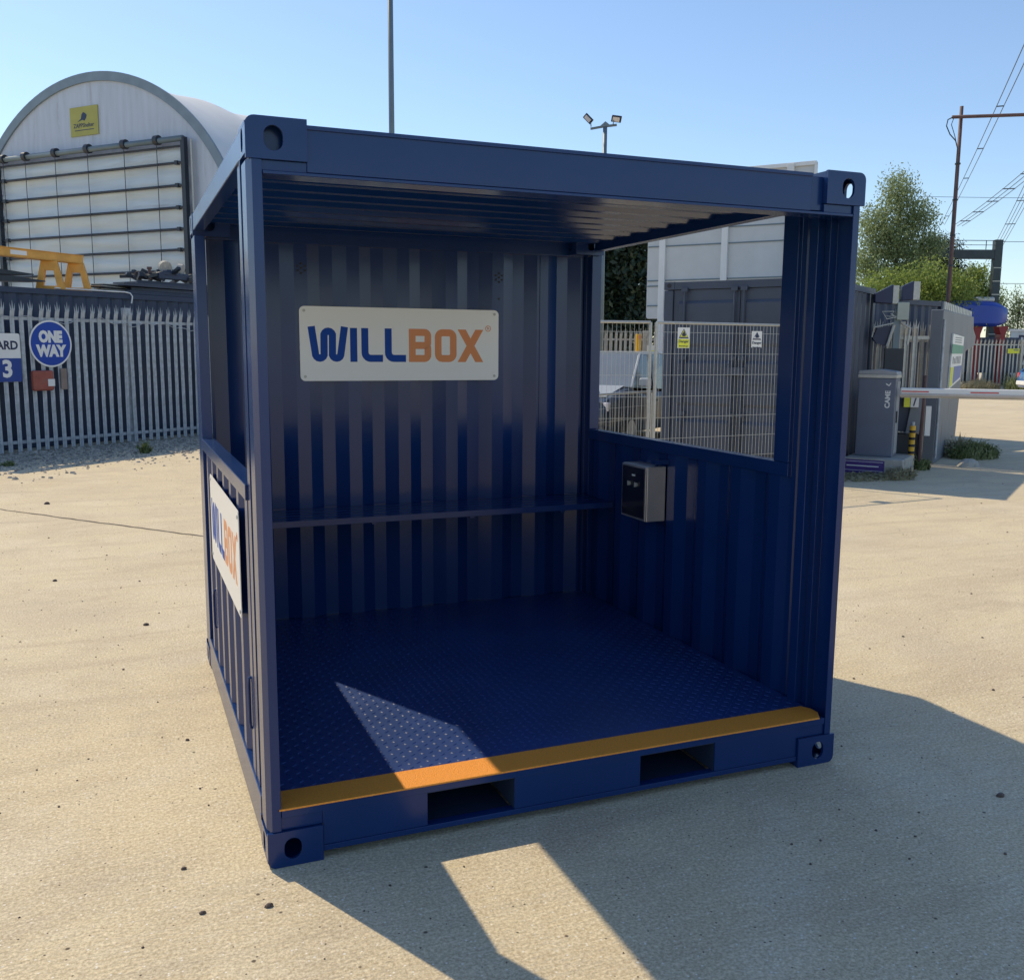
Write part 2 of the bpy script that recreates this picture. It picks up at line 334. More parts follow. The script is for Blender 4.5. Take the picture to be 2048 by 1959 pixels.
for f in(0,1):
    # front corner posts: pressed section, side face chamfered to the front flange, return lip
    poly=[(.004,.15),(.004,.045),(.02,.006),(.052,.006),(.052,.012),(.024,.012),(.011,.048),(.011,.143),(.05,.143),(.05,.15)]
    m=MB(); m.prism(mx(poly,f),.134,H-.134,'z'); m.build('corner_post',BLUE,S,bevel=.002)
    # jamb section beside the opening
    m=MB(); m.prism(mx([(.012,.262),(.012,.335),(.066,.335),(.066,.262)] if f==0 else [(.012,.205),(.012,.262),(.066,.262),(.066,.205)],f),.190,2.49,'z'); m.build('jamb',BLUE,S,bevel=.003)
    # recessed web between post and jamb
    m=MB(); m.prism(mx([(.040,.152),(.040,.260),(.046,.260),(.046,.152)] if f==0 else [(.022,.152),(.022,.203),(.028,.203),(.028,.152)],f),.190,2.49,'z'); m.build('side_web',BLUE,S)
    # rear posts
    m=MB(); m.prism(mx([(.005,2.30 if f==0 else 2.402),(.005,2.524),(.075 if f==0 else .09,2.524),(.075 if f==0 else .09,2.47),(.06,2.47),(.06,2.30 if f==0 else 2.402)],f),.136,H-.136,'z'); m.build('corner_post',BLUE,S,bevel=.003)
    # side rails
    m=MB(); m.box(*( (.004,.182,.03,.064,2.35,.198) if f==0 else (W-.064,.182,.03,W-.004,2.35,.198))); m.build('bottom_rail',BLUE,S,bevel=.004)
    m=MB(); m.box(*( (.004,.182,2.482,.062,2.35,2.572) if f==0 else (W-.062,.182,2.482,W-.004,2.35,2.572))); m.box(*((.004,.153,2.482,.062,.179,2.54) if f==0 else (W-.062,.153,2.482,W-.004,.179,2.54)))
    m.build('top_rail',BLUE,S,bevel=.004)
# rear rails
m=MB(); m.box(.066,2.4688,.03,W-.066,2.526,.215); m.build('bottom_rail',BLUE,S,bevel=.003)
m=MB(); m.box(.060,2.462,2.452,W-.060,2.526,2.549); m.box(.205,2.48,2.5495,W-.205,2.526,2.572); m.build('top_rail',BLUE,S,bevel=.004)
# front header: web, lower return under the castings, top lip
m=MB(); m.prism([(.012,2.425),(.012,2.560),(.004,2.560),(.004,2.574),(.085,2.574),(.085,2.567),(.018,2.567),(.018,2.432),(.07,2.432),(.07,2.425)],.199,W-.27,'x'); 
m.box(W-.2695,.03,2.43,W-.199,.06,2.566)
m.prism([(.006,2.412),(.006,2.423),(.10,2.423),(.10,2.445),(.112,2.445),(.112,2.412)],.054,W-.054,'x')
m.box(.03,.016,2.4235,.1988,.08,2.4568); m.box(W-.1988,.016,2.4235,W-.03,.08,2.4568)
m.box(.205,.085,2.5,W-.205,.16,2.505)
m.build('header_beam',BLUE,S,bevel=.002)
# second lip under the roof edge
m=MB(); m.box(.066,.165,2.505,W-.066,.20,2.522); m.build('header_lip',BLUE,S,bevel=.002)
def trap(u0,u1,p,phase,dlow,dhigh,cr=.25,sl=.25):
    # d(u): crest (dhigh) for first part of period, slope, valley (dlow)
    pts=[]; k=math.floor((u0-phase)/p)-1; raw=[]
    while phase+k*p<u1+p:
        b=phase+k*p; raw+=[(b,dlow),(b+cr*p,dlow),(b+(cr+sl)*p,dhigh),(b+(1-sl)*p,dhigh)]; k+=1
    def at(u):
        for a,b in zip(raw[:-1],raw[1:]):
            if a[0]<=u<=b[0]: return a[1]+(b[1]-a[1])*(u-a[0])/max(b[0]-a[0],1e-9)
    return [(u0,at(u0))]+[q for q in raw if u0+.002<q[0]<u1-.002]+[(u1,at(u1))]
def sheet(pts,t): return pts+[(u,d+t) for u,d in pts[::-1]]
# back wall: inner crest y=2.468, outer valley y=2.505
m=MB(); m.prism(sheet(trap(.08,W-.08,.3095,.718,2.508,2.470),.003),.200,2.47,'z'); wallb=m.build('back_wall',BLUE,S)
def ventm(cx,z,y):
    m=MB()
    for dx,dz in((0,0),(-.02,.012),(.02,.012),(-.02,-.014),(.02,-.014),(0,.026),(0,-.028)):
        m.disc((cx+dx,y,z+dz),.0065,(0,1,0),.004,10)
    return m.build('vent_holes',BLACK,S)
ventm(1.846,2.303,2.469); ventm(.606,2.315,2.469)
m=MB(); m.disc((1.846,2.469,2.17),.006,(0,1,0),.004,10); m.build('bolt_hole',BLACK,S)
# welded seam strip in the back wall
m=MB(); m.box(2.130,2.4655,.22,2.136,2.4690,2.45); m.build('weld_seam',BLUE,S)
# left wall: corrugated half-height panel, cap
m=MB(); pr_=[(d,u) for u,d in sheet(trap(.337,2.298,.283,.36,.010,.047),.003)]
m.prism(pr_,.190,1.30,'z'); m.build('left_wall_panel',BLUE,S)
m=MB(); m.box(.002,.337,1.290,.070,2.298,1.350); m.build('cap_rail',BLUE,S,bevel=.003)
for yy in(1.90,.427):
    m=MB(); m.tube([(.030,yy,.36),(.004,yy,.375),(.002,yy,.40),(.002,yy,.55),(.004,yy,.575),(.030,yy,.59)],.006,8); m.build('lashing_bar',BLUE,S,smooth=True)
# right wall below window + frame
m=MB(); pr_=[(d,u) for u,d in sheet(trap(.337,2.40,.31,.72,2.478,2.512),.003)]
m.prism(pr_,.190,1.30,'z'); m.build('right_wall_panel',BLUE,S)
m=MB(); pr_=[(d,u) for u,d in sheet([(.263,2.512),(.282,2.512),(.305,2.486),(.337,2.486)],.003)]
m.prism(pr_,.190,2.49,'z'); m.build('side_web',BLUE,S)
m=MB(); m.box(2.466,.340,1.270,2.532,2.400,1.335); m.box(2.466,.340,1.3355,2.532,.450,2.480); m.box(2.466,2.392,1.3355,2.534,2.4015,2.480); m.build('window_frame',BLUE,S,bevel=.003)
# roof: ribs run across, underside visible
m=MB(); m.prism(sheet(trap(.165,2.475,.209,.19,2.524,2.543),.003),.05,W-.05,'x'); m.build('roof',BLUE,S)
# floor with raised tread lozenges
m=MB(); m.box(.066,.155,.196,2.478,2.468,.2165)
vs=[];fs=[]
px=.0385; nx=int((2.478-.08)/px); ny=int((2.46-.165)/px)
for i in range(nx):
    for j in range(ny):
        cx=.085+i*px; cy=.172+j*px; a=math.radians(35 if (i+j)%2 else 125); b=len(vs); ux,uy=math.cos(a),math.sin(a); l,wd=.0155,.0042
        for (s,t,z) in((1,0,0),(0,1,0),(-1,0,0),(0,-1,0)): vs.append((cx+ux*l*s-uy*wd*t,cy+uy*l*s+ux*wd*t,.2162))
        for s in(.5,-.5): vs.append((cx+ux*l*s,cy+uy*l*s,.2192))
        fs+=[(b,b+1,b+4),(b+1,b+5,b+4),(b+1,b+2,b+5),(b+2,b+3,b+5),(b+3,b+4,b+5),(b+3,b,b+4)]
m.add(vs,fs); m.build('tread_plate_floor',BLUEF,S)
# step edge
m=MB(); c=.045
m.prism([(.045,.001),(.045,.152),(2.455,.152),(2.478,.11),(2.478,.06),(2.44,.001)],.2135,.2205,'z'); m.build('step_edge_strip',ORANGE,S,bevel=.0015)
# front sill beam with two fork pockets
m=MB()
for a,b in((.202,.600),(.958,1.526),(1.892,W-.202)): m.box(a,.012,.052,b,.018,.184)
m.box(.054,.008,.1845,W-.054,.016,.2125); m.box(.054,.0165,.206,2.474,.153,.2125)
m.box(.202,.008,.030,W-.202,.05,.0515)
m.box(.03,.015,.1345,.2015,.026,.184); m.box(W-.2015,.015,.1345,W-.03,.026,.184)
m.build('front_sill_beam',BLUE,S,bevel=.0015)
for a,b in((.600,.958),(1.526,1.892)):
    m=MB()
    m.box(a-.006,.0185,.052,a,1.9,.1835); m.box(b,.0185,.052,b+.006,1.9,.1835); m.box(a,.0185,.178,b,1.9,.1835); m.box(a,.0505,.034,b,1.9,.040); m.build('fork_pocket',DKBLUE,S)
# shelf with flat slats
m=MB()
for k,(a,b) in enumerate(((2.045,2.115),(2.135,2.205),(2.225,2.295),(2.315,2.385),(2.405,2.462))): m.box(.066,a,.888,2.462,b,.896)
m.box(.066,2.038,.862,2.462,2.0445,.898)
for x in(.3,.9,1.5,2.1): m.box(x,2.0455,.850,x+.03,2.462,.8875)
m.build('shelf',BLUE,S,bevel=.0015)
# ------------------------------------------------------------------ lettering helpers
def stroke(m,pts,w,y,closed=False,t=.0012,k=[0]):
    P2=[Vector(p) for p in pts]; n=len(P2); L=[];Rr=[]
    for i in range(n):
        if closed: a=P2[(i-1)%n]; b=P2[(i+1)%n]
        else: a=P2[max(i-1,0)]; b=P2[min(i+1,n-1)]
        p=P2[i]; d1=(p-a).normalized() if (p-a).length>0 else (b-p).normalized(); d2=(b-p).normalized() if (b-p).length>0 else d1
        n1=Vector((-d1.y,d1.x)); n2=Vector((-d2.y,d2.x)); mm=(n1+n2)
        if mm.length<1e-6: mm=n1
        mm.normalize(); s=w/2/max(mm.dot(n1),.35); L.append(p+mm*s); Rr.append(p-mm*s)
    k[0]+=1; yy=y-.00012*(k[0]%5)
    vs=[(p.x,yy,p.y) for p in L]+[(p.x,yy,p.y) for p in Rr]+[(p.x,yy+t,p.y) for p in L]+[(p.x,yy+t,p.y) for p in Rr]
    fs=[]; c=n if closed else n-1
    for i in range(c):
        j=(i+1)%n; fs+=[(i,n+i,n+j,j),(2*n+i,2*n+j,3*n+j,3*n+i),(i,j,2*n+j,2*n+i),(n+i,3*n+i,3*n+j,n+j)]
    if not closed: fs+=[(0,2*n,3*n,n),(n-1,2*n-1,4*n-1,3*n-1)]
    m.add(vs,fs)
def arc(cx,cz,r,a0,a1,n=6): return [(cx+r*math.cos(math.radians(a0+(a1-a0)*i/n)),cz+r*math.sin(math.radians(a0+(a1-a0)*i/n))) for i in range(n+1)]
def text_mesh(txt,size,bold=0,align='CENTER'):
    c=bpy.data.curves.new('t','FONT'); c.body=txt; c.size=size; c.align_x=align; c.align_y='CENTER'; c.offset=bold; c.extrude=.001; c.resolution_u=3
    o=bpy.data.objects.new('t',c); COL.objects.link(o); bpy.context.view_layer.update()
    me=bpy.data.meshes.new_from_object(o.evaluated_get(bpy.context.evaluated_depsgraph_get())); bpy.data.objects.remove(o); return me
def text(txt,size,mt,parent,loc,rot=(math.pi/2,0,0),bold=0,sx=1,name='lettering',align='CENTER'):
    me=text_mesh(txt,size,bold,align); me.materials.clear(); me.materials.append(mt); o=bpy.data.objects.new(name,me); COL.objects.link(o); o.parent=parent; o.location=loc; o.rotation_euler=rot; o.scale=(sx,1,1); return o
# logo board: local x right, z up, front faces -y; board 1.256 x 0.44
def logo_board(name,label,loc,rz):
    T=thing(name,label,'sign',loc,rz,'company name boards on the shelter')
    m=MB(); m.prism([(p[0],p[1]) for p in rrect(1.256,.438,.03,6)],-.003,0,'y'); m.build('board',SIGNW,T)
    y=-.0034; a=MB(); w=.043; X0=-.628; Z0=-.219
    def X(x): return x-1.214
    def Z(z): return z-1.879
    zt,zb=Z(1.975),Z(1.773); r=.03
    # W : two rounded valleys, one rounded crest
    wl,c1,c2,wr=X(.656),X(.703),X(.803),X(.852); cm=X(.755); ri=.026
    ex=.006; path=[(wl-ex*.18,zt+ex)]+arc(c1,zb+.022+ri,ri,195,345,6)+arc(cm,zt-.022-ri,ri,165,15,6)+arc(c2,zb+.022+ri,ri,195,345,6)+[(wr+ex*.18,zt+ex)]
    stroke(a,path,w,y)
    stroke(a,[(X(.9075),zt),(X(.9075),zb)],w,y)
    for l,rr in((.976,1.087),(1.121,1.232)):
        stroke(a,[(X(l),zt)]+arc(X(l)+.035,zb+w/2+.035,.035,180,270,5)+[(X(rr),zb+w/2)],w,y)
    a.build('lettering',LBLUE,T)
    b=MB(); x0,x1=X(1.251)+w/2,X(1.394)-w/2; t,bo=zt-w/2,zb+w/2; md=(zt+zb)/2; q=.022
    stroke(b,[(x0,bo),(x0,t)],w,y)
    stroke(b,[(x0-w/2,t)]+arc(x1-q,t-q,q,90,0,5)+[(x1,md+q)]+arc(x1-q*.7,md+q*.7,q*.7,0,-90,3)+[(x0-w/2,md)],w,y)
    stroke(b,[(x0-w/2,md)]+arc(x1-q*.7,md-q*.7,q*.7,90,0,3)+arc(x1-q,bo+q,q,0,-90,5)+[(x0-w/2,bo)],w,y)
    x0,x1=X(1.418)+w/2,X(1.560)-w/2; q=.028
    stroke(b,arc(x1-q,t-q,q,0,90,5)+arc(x0+q,t-q,q,90,180,5)+arc(x0+q,bo+q,q,180,270,5)+arc(x1-q,bo+q,q,270,360,5),w,y,closed=True)
    xa,xb=X(1.568)+.026,X(1.738)-.026
    hx=w*.62
    b.prism([(xa-hx,zt),(xa+hx,zt),(xb+hx,zb),(xb-hx,zb)],y,y+.0012,'y'); b.prism([(xb-hx,zt),(xb+hx,zt),(xa+hx,zb),(xa-hx,zb)],y-.0002,y+.001,'y')
    stroke(b,[(X(1.771)+.017*math.cos(k*math.pi/10),Z(1.983)+.017*math.sin(k*math.pi/10)) for k in range(20)],.004,y,closed=True)
    b.build('lettering',LORG,T)
    text('R',.022,LORG,T,(X(1.771),y,Z(1.983)),bold=.0006)
    for sx in(-1,1):
        for sz in(-1,1):
            m=MB(); m.disc((sx*.60,-.005,sz*.193),.0085,(0,1,0),.004,14); m.build('screw',GALVL,T,bevel=.001)
    return T
logo_board('logo_sign','white board with blue and orange lettering on the back wall inside the shelter',(1.214,2.466,1.879),0)
lb=logo_board('logo_sign','white lettered board outside on the low ribbed side panel, seen at a steep angle',(.0005,1.185,.995),-math.pi/2)
# ------------------------------------------------------------------ electric cabinet on the right wall
T=thing('electrical_cabinet','small steel cabinet with dark glass door fixed under the window opening','electrical cabinet',(2.476,1.43,.877))
m=MB(); m.box(-.122,0,0,-.001,.285,.318); m.build('cabinet_body',STEEL,T,bevel=.003)
m=MB(); m.box(-.132,.004,.003,-.1225,.281,.315); m.build('door_rim',STEEL,T,bevel=.002)
m=MB(); m.box(-.1345,.014,.014,-.1322,.271,.304); m.build('door_glass',GLASSD,T,bevel=.001)
m=MB(); m.box(-.1365,.12,.252,-.1347,.155,.262); m.build('maker_plate',WHITE,T)
for yy in(.10,.18):
    m=MB(); m.disc((-.140,yy,.205),.012,(1,0,0),.010,14); m.box(-.151,yy-.003,.193,-.1455,yy+.003,.220); m.build('door_lock',GALVL,T)
m=MB(); m.box(-.09,-.03,.335,-.0008,.02,.36); m.tube([(-.05,.0,.335),(-.05,.03,.319)],.008,8); m.build('conduit',BLUE,T)
# ------------------------------------------------------------------ palisade fences
def pale_mb(h,w=.084):
    m=MB(); z0=.02
    # W section pale with splayed triple point
    prof=[(-w/2,0),(-w/2+.012,-.012),(-.010,-.006),(.010,-.006),(w/2-.012,-.012),(w/2,0)]
    rings=[]
    for z,by in((z0,0),(h-.30,0),(h-.17,-.03)):
        rings.append([(u,d+by,z) for u,d in prof]+[(u,d+by+.003,z) for u,d in prof[::-1]])
    m.loft(rings)
    for a,b,c,dx in((-w/2,-w/5,-.014,-.016),(-w/5+.001,w/5-.001,0,0),(w/5,w/2,.014,.016)):
        hh=h if dx==0 else h-.05
        m.prism([(a,h-.169),(b,h-.169),((a+b)/2+dx,hh)],-.036,-.033,'y')
    return m
def palisade(name,label,p0,p1,h,pitch,group=None,mt=GALV,post_at=(.0,),rail=True,first_off=.06,cat='fence',both=False):
    d=(p1[0]-p0[0],p1[1]-p0[1]); L=math.hypot(*d); a=ang(*d)
    T=thing(name,label,cat,P(p0[0],p0[1]),a,group)
    m=MB(); m.box(0,.012,h-.30-.045,L,.055,h-.30+.01); m.build('rail',mt,T)
    m=MB(); m.box(0,.012,.16,L,.055,.215); m.build('rail',mt,T)
    for s in post_at:
        m=MB(); m.box(s-.075,.058,0,s+.075,.066,h-.05); m.box(s-.075,.15,0,s+.075,.158,h-.05); m.box(s-.004,.0665,0,s+.004,.1495,h-.05); m.build('post',mt,T)
    first=None; n=int((L-first_off)/pitch)
    for k in range(n):
        x=first_off+k*pitch
        if first is None: first=pale_mb(h).build('pale',mt,T); o=first
        else: o=first.copy(); COL.objects.link(o); o.parent=T
        o.location=(x,R_.uniform(-.004,.004),R_.uniform(-.012,.012)); o.rotation_euler=(R_.uniform(-.006,.006),R_.uniform(-.008,.008),R_.uniform(-.06,.06)); 
    return T
def FL(s,t=0): return (F0[0]+FD[0]*s+FN[0]*t,F0[1]+FD[1]*s+FN[1]*t)
for s in(0,): pass
palisade('palisade_fence','grey steel palisade fence with spiked pales behind the round ONE WAY sign',FL(-2.4),FL(7.2),2.66,.1735,post_at=(5.05,7.6),first_off=.035)
# razor wire / cable along the fence
m=MB(); pts=[]
for k in range(60):
    s=-1.5+k*.13; p=P(*FL(s,.03)); pts.append((p[0],p[1],2.33+.05*math.sin(k*.55)+.03*math.sin(k*1.7)-.06*max(0,math.sin((s-2.5)*1.1))))
m.tube(pts,.007,5); o=m.build('loose_cable',GALV); tag(o,'thin sagging cable tied along the top rail of the left palisade fence','cable')
# ---- signs on the left fence
fa=ang(*FD)
def fthing(name,label,cat,s,z,t=.04): 
    p=P(*FL(s,t)); return thing(name,label,cat,(p[0],p[1],z),fa)
T=fthing('one_way_sign','round blue sign with white words ONE WAY on the palisade fence','sign',.915,1.91)
m=MB(); m.disc((0,0,0),.415,(0,1,0),.004,48); m.build('sign_rim',WHITE,T)
m=MB(); m.disc((0,-.003,0),.385,(0,1,0),.003,48); m.build('sign_face',SBLUE,T)
text('ONE',.265,WHITE,T,(0,-.006,.115),bold=.018,sx=.80); text('WAY',.265,WHITE,T,(0,-.006,-.135),bold=.018,sx=.88)
T=fthing('yard_sign','white and blue board reading YARD 3, cut by the left edge of the view','sign',-.12,1.665)
m=MB(); m.prism(rrect(.90,.83,.035,5),-.002,.002,'y'); m.build('board',WHITE,T)
m=MB(); m.box(-.449,-.0055,-.414,.449,-.0025,-.01); m.build('blue_field',SBLUE2,T)
text('YARD',.205,NAVYT,T,(.41,-.005,.205),bold=.006,sx=.95,align='RIGHT'); text('3',.40,WHITE,T,(.29,-.0085,-.205),bold=.014,align='RIGHT')
T=fthing('red_hose_box','faded red plastic box hung on the fence beneath the round sign','box',.70,1.27,.075)
m=MB(); m.box(-.21,-.05,-.19,.19,.05,.17); m.build('box_body',REDF,T,bevel=.035)
m=MB(); m.box(-.06,-.058,-.11,.02,-.0505,-.03) if False else m.box(.06,-.058,-.11,.19,-.0505,.015); m.build('white_label',WHITE,T)
T=fthing('rusty_plate','small brownish plate hanging on pales beside the red box','plate',1.13,1.28,.05)
m=MB(); m.box(-.06,-.004,-.19,.06,.004,.19); m.build('plate',mat('rusty_board',(.26,.20,.17),.8,var=.25),T)
# ------------------------------------------------------------------ dark container behind the fence
def corr_box_container(name,label,p0,dirp,length,depth,h,mt,doors=False,group=None,end_ribs=True):
    """p0 = front-left foot (plan), dirp = direction of the long/front side, body extends to local +y"""
    T=thing(name,label,'shipping container',P(*p0),ang(*dirp),group)
    for x in(0,length-.16):
        for y in(0,depth-.16):
            m=MB(); m.box(x,y,.0,x+.16,y+.16,h-.0); m.build('corner_post',mt,T,bevel=.01)
    m=MB()
    m.box(.162,.006,h-.115,length-.162,.09,h-.01); m.box(.162,depth-.09,h-.115,length-.162,depth-.006,h-.01)
    m.box(.006,.162,h-.115,.09,depth-.162,h-.01); m.box(length-.09,.162,h-.115,length-.006,depth-.162,h-.01)
    m.box(.162,.006,.01,length-.162,.09,.16); m.box(.162,depth-.09,.01,length-.162,depth-.006,.16); m.box(.006,.162,.01,.09,depth-.162,.16); m.box(length-.09,.162,.01,length-.006,depth-.162,.16)
    m.build('rails',mt,T,bevel=.004)
    m=MB(); m.prism(sheet(trap(.163,length-.163,.278,.2,.03,.066),.003),.161,h-.117,'z') if not doors else None
    m.prism([(u,depth-d) for u,d in sheet(trap(.163,length-.163,.278,.2,.03,.066),.003)],.161,h-.117,'z')
    m.build('long_wall',mt,T)
    for side in(0,1):
        m=MB(); pr=[(d if side==0 else length-d,u) for u,d in sheet(trap(.163,depth-.163,.278,.2,.03,.066),.003)]
        m.prism(pr,.161,h-.117,'z'); m.build('end_wall',mt,T)
    m=MB(); m.box(.05,.05,h-.06,length-.05,depth-.05,h-.04); m.build('roof',mt,T)
    return T
fn=lambda s,t:(F0[0]+FD[0]*s-FN[0]*t,F0[1]+FD[1]*s-FN[1]*t)
corr_box_container('storage_container','dark blue steel container standing directly behind the left palisade fence',fn(-3.4,.62),FD,12.19,2.44,2.93,DKBLUE)
def ctop(name,label,cat,s,t,z=2.925,rz=0,group=None):
    p=P(*fn(s,.62+t)); return thing(name,label,cat,(p[0],p[1],z),fa+rz,group)
# yellow lifting beam with A-frames
T=ctop('yellow_trestle','worn yellow steel beam on A frame legs standing on the dark container roof','trestle',2.32,.34,2.93,rz=ang(.40,.915)-fa); T.scale=(1,1,.92)
m=MB(); m.box(-3.2,-.09,.585,0,.09,.73); m.box(-3.2,-.11,.7305,0,.11,.745); m.box(-3.2,-.11,.570,0,.11,.5845); m.build('beam',YEL,T,bevel=.004)
for x in(-.10,-.72,-2.9):
    m=MB(); out=[(-.23,0),(.23,0),(.12,.568),(-.12,.568)]
    Mx=Matrix.Translation((x,0,0))@Matrix.Rotation(math.radians(-55),4,'Z')
    for poly in([(-.26,0),(-.13,0),(-.075,.38),(-.14,.568)],[(.13,0),(.26,0),(.14,.568),(.075,.38)],[(-.129,.0),(.129,.0),(.115,.07),(-.115,.07)],[(-.075,.38),(.075,.38),(.14,.568),(-.14,.568)]): m.prism(poly,-.05,.05,'y',Mx)
    m.build('leg_frame',YEL,T,bevel=.004)
m=MB(); m.box(-1.62,-.094,.615,-1.28,-.0905,.70); m.build('white_patch',WHITE,T)
# steel sheets on the roof
for k,(s,t,L,wd,z,rz,tl) in enumerate(((3.2,.15,2.9,.9,.0,.02,.05),(3.4,.25,2.7,.9,.075,-.03,.03),(3.15,.12,3.0,.7,.16,.03,0),(3.6,.3,2.5,.8,.235,-.02,0))):
    nm=['lowest','second','third','topmost'][k]
    T=ctop('steel_sheet','long dark steel sheet, %s in the flat stack under the scrap heap'%nm,'steel sheet',s,t,2.93+z,rz,'dark steel sheets stacked on the container roof')
    m=MB(); m.box(0,0,0.004,L,wd,.045); m.box(0,.0,.046,L,.03,.072); m.build('sheet',DKGREY,T,bevel=.002)
for k,(s,rz,t,z) in enumerate(((2.55,.25,.2,.02),(2.7,.1,.3,.07),(2.62,.35,.12,.12),(2.75,.18,.25,.17))):
    nm=['lowest','second','third','topmost'][k]
    T=ctop('pale_board','thin pale edged board, %s of the fan beside the yellow trestle'%nm,'board',s,t,2.93+z,rz,'pale boards fanned out on the container roof')
    m=MB(); m.box(0,0,0,1.35,.35,.012); m.build('board',GALVL,T); m=MB(); m.box(.02,.02,-.025,1.3,.33,-.001); m.build('batten',DARK,T)
for k,(s,t,L,z,pitch_) in enumerate(((-1.6,.05,2.8,.13,.06),(-1.3,.02,2.7,.02,.02))):
    T=ctop('steel_offcut','%s dark tapering steel offcut lying left of the yellow legs'%(['upper','lower'][k]),'steel blade',s,t,2.93+z,.03,'dark tapering offcuts on the container roof')
    m=MB(); m.prism([(0,0),(L,.10),(L,.12),(L*.75,.17),(0,.30 if k==0 else .14)],0,.5,'y'); m.build('plate',DARK,T)
T=ctop('scrap_heap','heap of dark scrap metal with round rusty drum ends on the steel sheets','scrap heap',3.75,.25,3.27)
m=MB()
for k in range(26):
    x=R_.uniform(-.15,1.35); y=R_.uniform(.0,.5); a=R_.uniform(-.5,.5); hx=.22*max(.15,1-abs(x-.75)/.9)
    M=Matrix.Translation((x,y,R_.uniform(.02,.05)+hx*.5))@Matrix.Rotation(R_.uniform(0,3),4,'Z')@Matrix.Rotation(a,4,'Y'); m.box(-R_.uniform(.08,.3),-.04,-.03,R_.uniform(.08,.3),.04,.03,M)
m.build('scrap_pieces',DARK,T)
for x,z,r in((.62,.24,.14),(1.03,.22,.13)):
    m=MB(); m.disc((x,.12,z+.03),r,(.3,1,.25) if x<.9 else (-.6,1,.2),.10,20); m.build('drum_end',TIMB,T)
m=MB(); m.tube([(.2,.1,.0),(.2,.1,.22)],.03); m.disc((.2,.1,.23),.05,(0,0,1),.05,12); m.build('valve',RUST,T)
m=MB(); m.box(.35,-.02,.02,1.15,.12,.16); m.box(.45,-.03,.10,.85,.02,.20); m.build('dark_casing',DKBLUE,T,bevel=.03)
m=MB(); m.tube([(-.2,.1,.02),(-.15,.1,.12),(-.08,.1,.15),(-.02,.1,.1),(-.1,.1,.04),(.1,.1,.02)],.008,6); m.build('bent_wire',RUST,T)
T=ctop('white_strap','white strap end hanging over the dark container edge','strap',3.18,-.02,2.93)
m=MB(); m.tube([(-1.6,.12,.02),(-.1,.05,.022),(-.02,.0,.0),(.01,-.02,-.06),(-.02,-.02,-.2)],.014,6); m.build('strap',WHITE,T)
# ------------------------------------------------------------------ arched shelter on top of containers
T=thing('arched_shelter','large white fabric shelter with grey steel arch and roller door rising behind the left fence','fabric shelter',P(-8.55,26),ang(.8955,-.445))
# local +x to the right along the gable, +y away behind; s to the left => x=-s
CX=-3.5; CZ=3.69; RR=5.56
def arcp(r,n=48): return [(CX+r*math.cos(math.pi*k/n),CZ+r*math.sin(math.pi*k/n)) for k in range(n+1)]
m=MB(); m.prism(arcp(RR-.05,64)+[(CX-RR+.05,2.9),(CX+RR-.05,2.9)],0,.04,'y'); m.build('gable_wall',FABW,T)
m=MB(); o=arcp(RR+.03,64); i_=arcp(RR-.21,64); 
for k in range(64): m.prism([i_[k],o[k],o[k+1],i_[k+1]],-.06,-.002,'y')
m.build('front_arch',ARCH,T)
m=MB(); vs=[];n=48;ys=[0.05]
for j in range(25):
    y=.05+j*.62; sag=.10*abs(math.sin(math.pi*j/4)); 
    for k in range(n+1): a=math.pi*k/n; r=RR-.02-sag; vs.append((CX+r*math.cos(a),y,CZ+r*math.sin(a)))
m.add(vs,[(j*(n+1)+k,j*(n+1)+k+1,(j+1)*(n+1)+k+1,(j+1)*(n+1)+k) for j in range(24) for k in range(n)]); m.build('fabric_roof',FABR,T,smooth=True)
# roller door: wall of rippled fabric, bars, uprights, top roll with cuffs
gx0,gx1=-7.25,0.0
m=MB(); nx_,nz_=60,44; vs=[]
for j in range(nz_+1):
    for k in range(nx_+1):
        x=gx0+(gx1-gx0)*k/nx_; z=3.0+(7.10-3.0)*j/nz_; vs.append((x,-.085-.03*math.sin(z*9.5+.6*math.sin(x*1.7))-.015*math.sin(z*23+x*2),z))
m.add(vs,[(j*(nx_+1)+k,j*(nx_+1)+k+1,(j+1)*(nx_+1)+k+1,(j+1)*(nx_+1)+k) for j in range(nz_) for k in range(nx_)]); m.build('door_curtain',FABD,T,smooth=True)
m=MB(); m.tube([(gx0-.3,-.20,7.22),(gx1+.08,-.20,7.22)],.075,10); m.build('curtain_roll',MAST,T,smooth=True)
m=MB(); m.tube([(gx0-.3,-.17,7.04),(gx1+.05,-.17,7.04)],.03,8); m.build('door_bar',DARK,T)
for z in(6.63,6.06,5.50,4.95,4.42,3.88,3.36):
    m=MB(); m.tube([(gx0,-.17,z),(gx1,-.17,z)],.035,8)
    for x in(gx0+.25,gx1-.2): m.box(x-.05,-.22,z-.05,x+.05,-.12,z+.05)
    m.build('door_bar',DARK,T)
for x in(-6.95,-6.0,-4.75,-3.45,-2.05,-.85):
    m=MB(); m.box(x-.012,-.215,3.0,x+.012,-.209,7.1); m.build('vertical_strap',DARK,T)
    m=MB(); m.tube([(x-.05,-.20,7.24),(x+.09,-.20,7.24)],.125,14); m.build('roll_cuff',DARK,T)
for x in(gx0-.08,gx1+.02):
    m=MB(); m.box(x,-.25,3.0,x+.13,-.12,7.25); m.build('door_guide',DARK,T)
m=MB(); m.tube([(gx1+.30,-.13,3.0),(gx1+.28,-.13,7.2)],.03,8); m.build('downpipe',GALVL,T)
m=MB(); m.tube([(gx1+.45,-.02,5.55),(gx1+1.5,-.02,5.50)],.02,6); m.build('seam_rope',DARK,T)
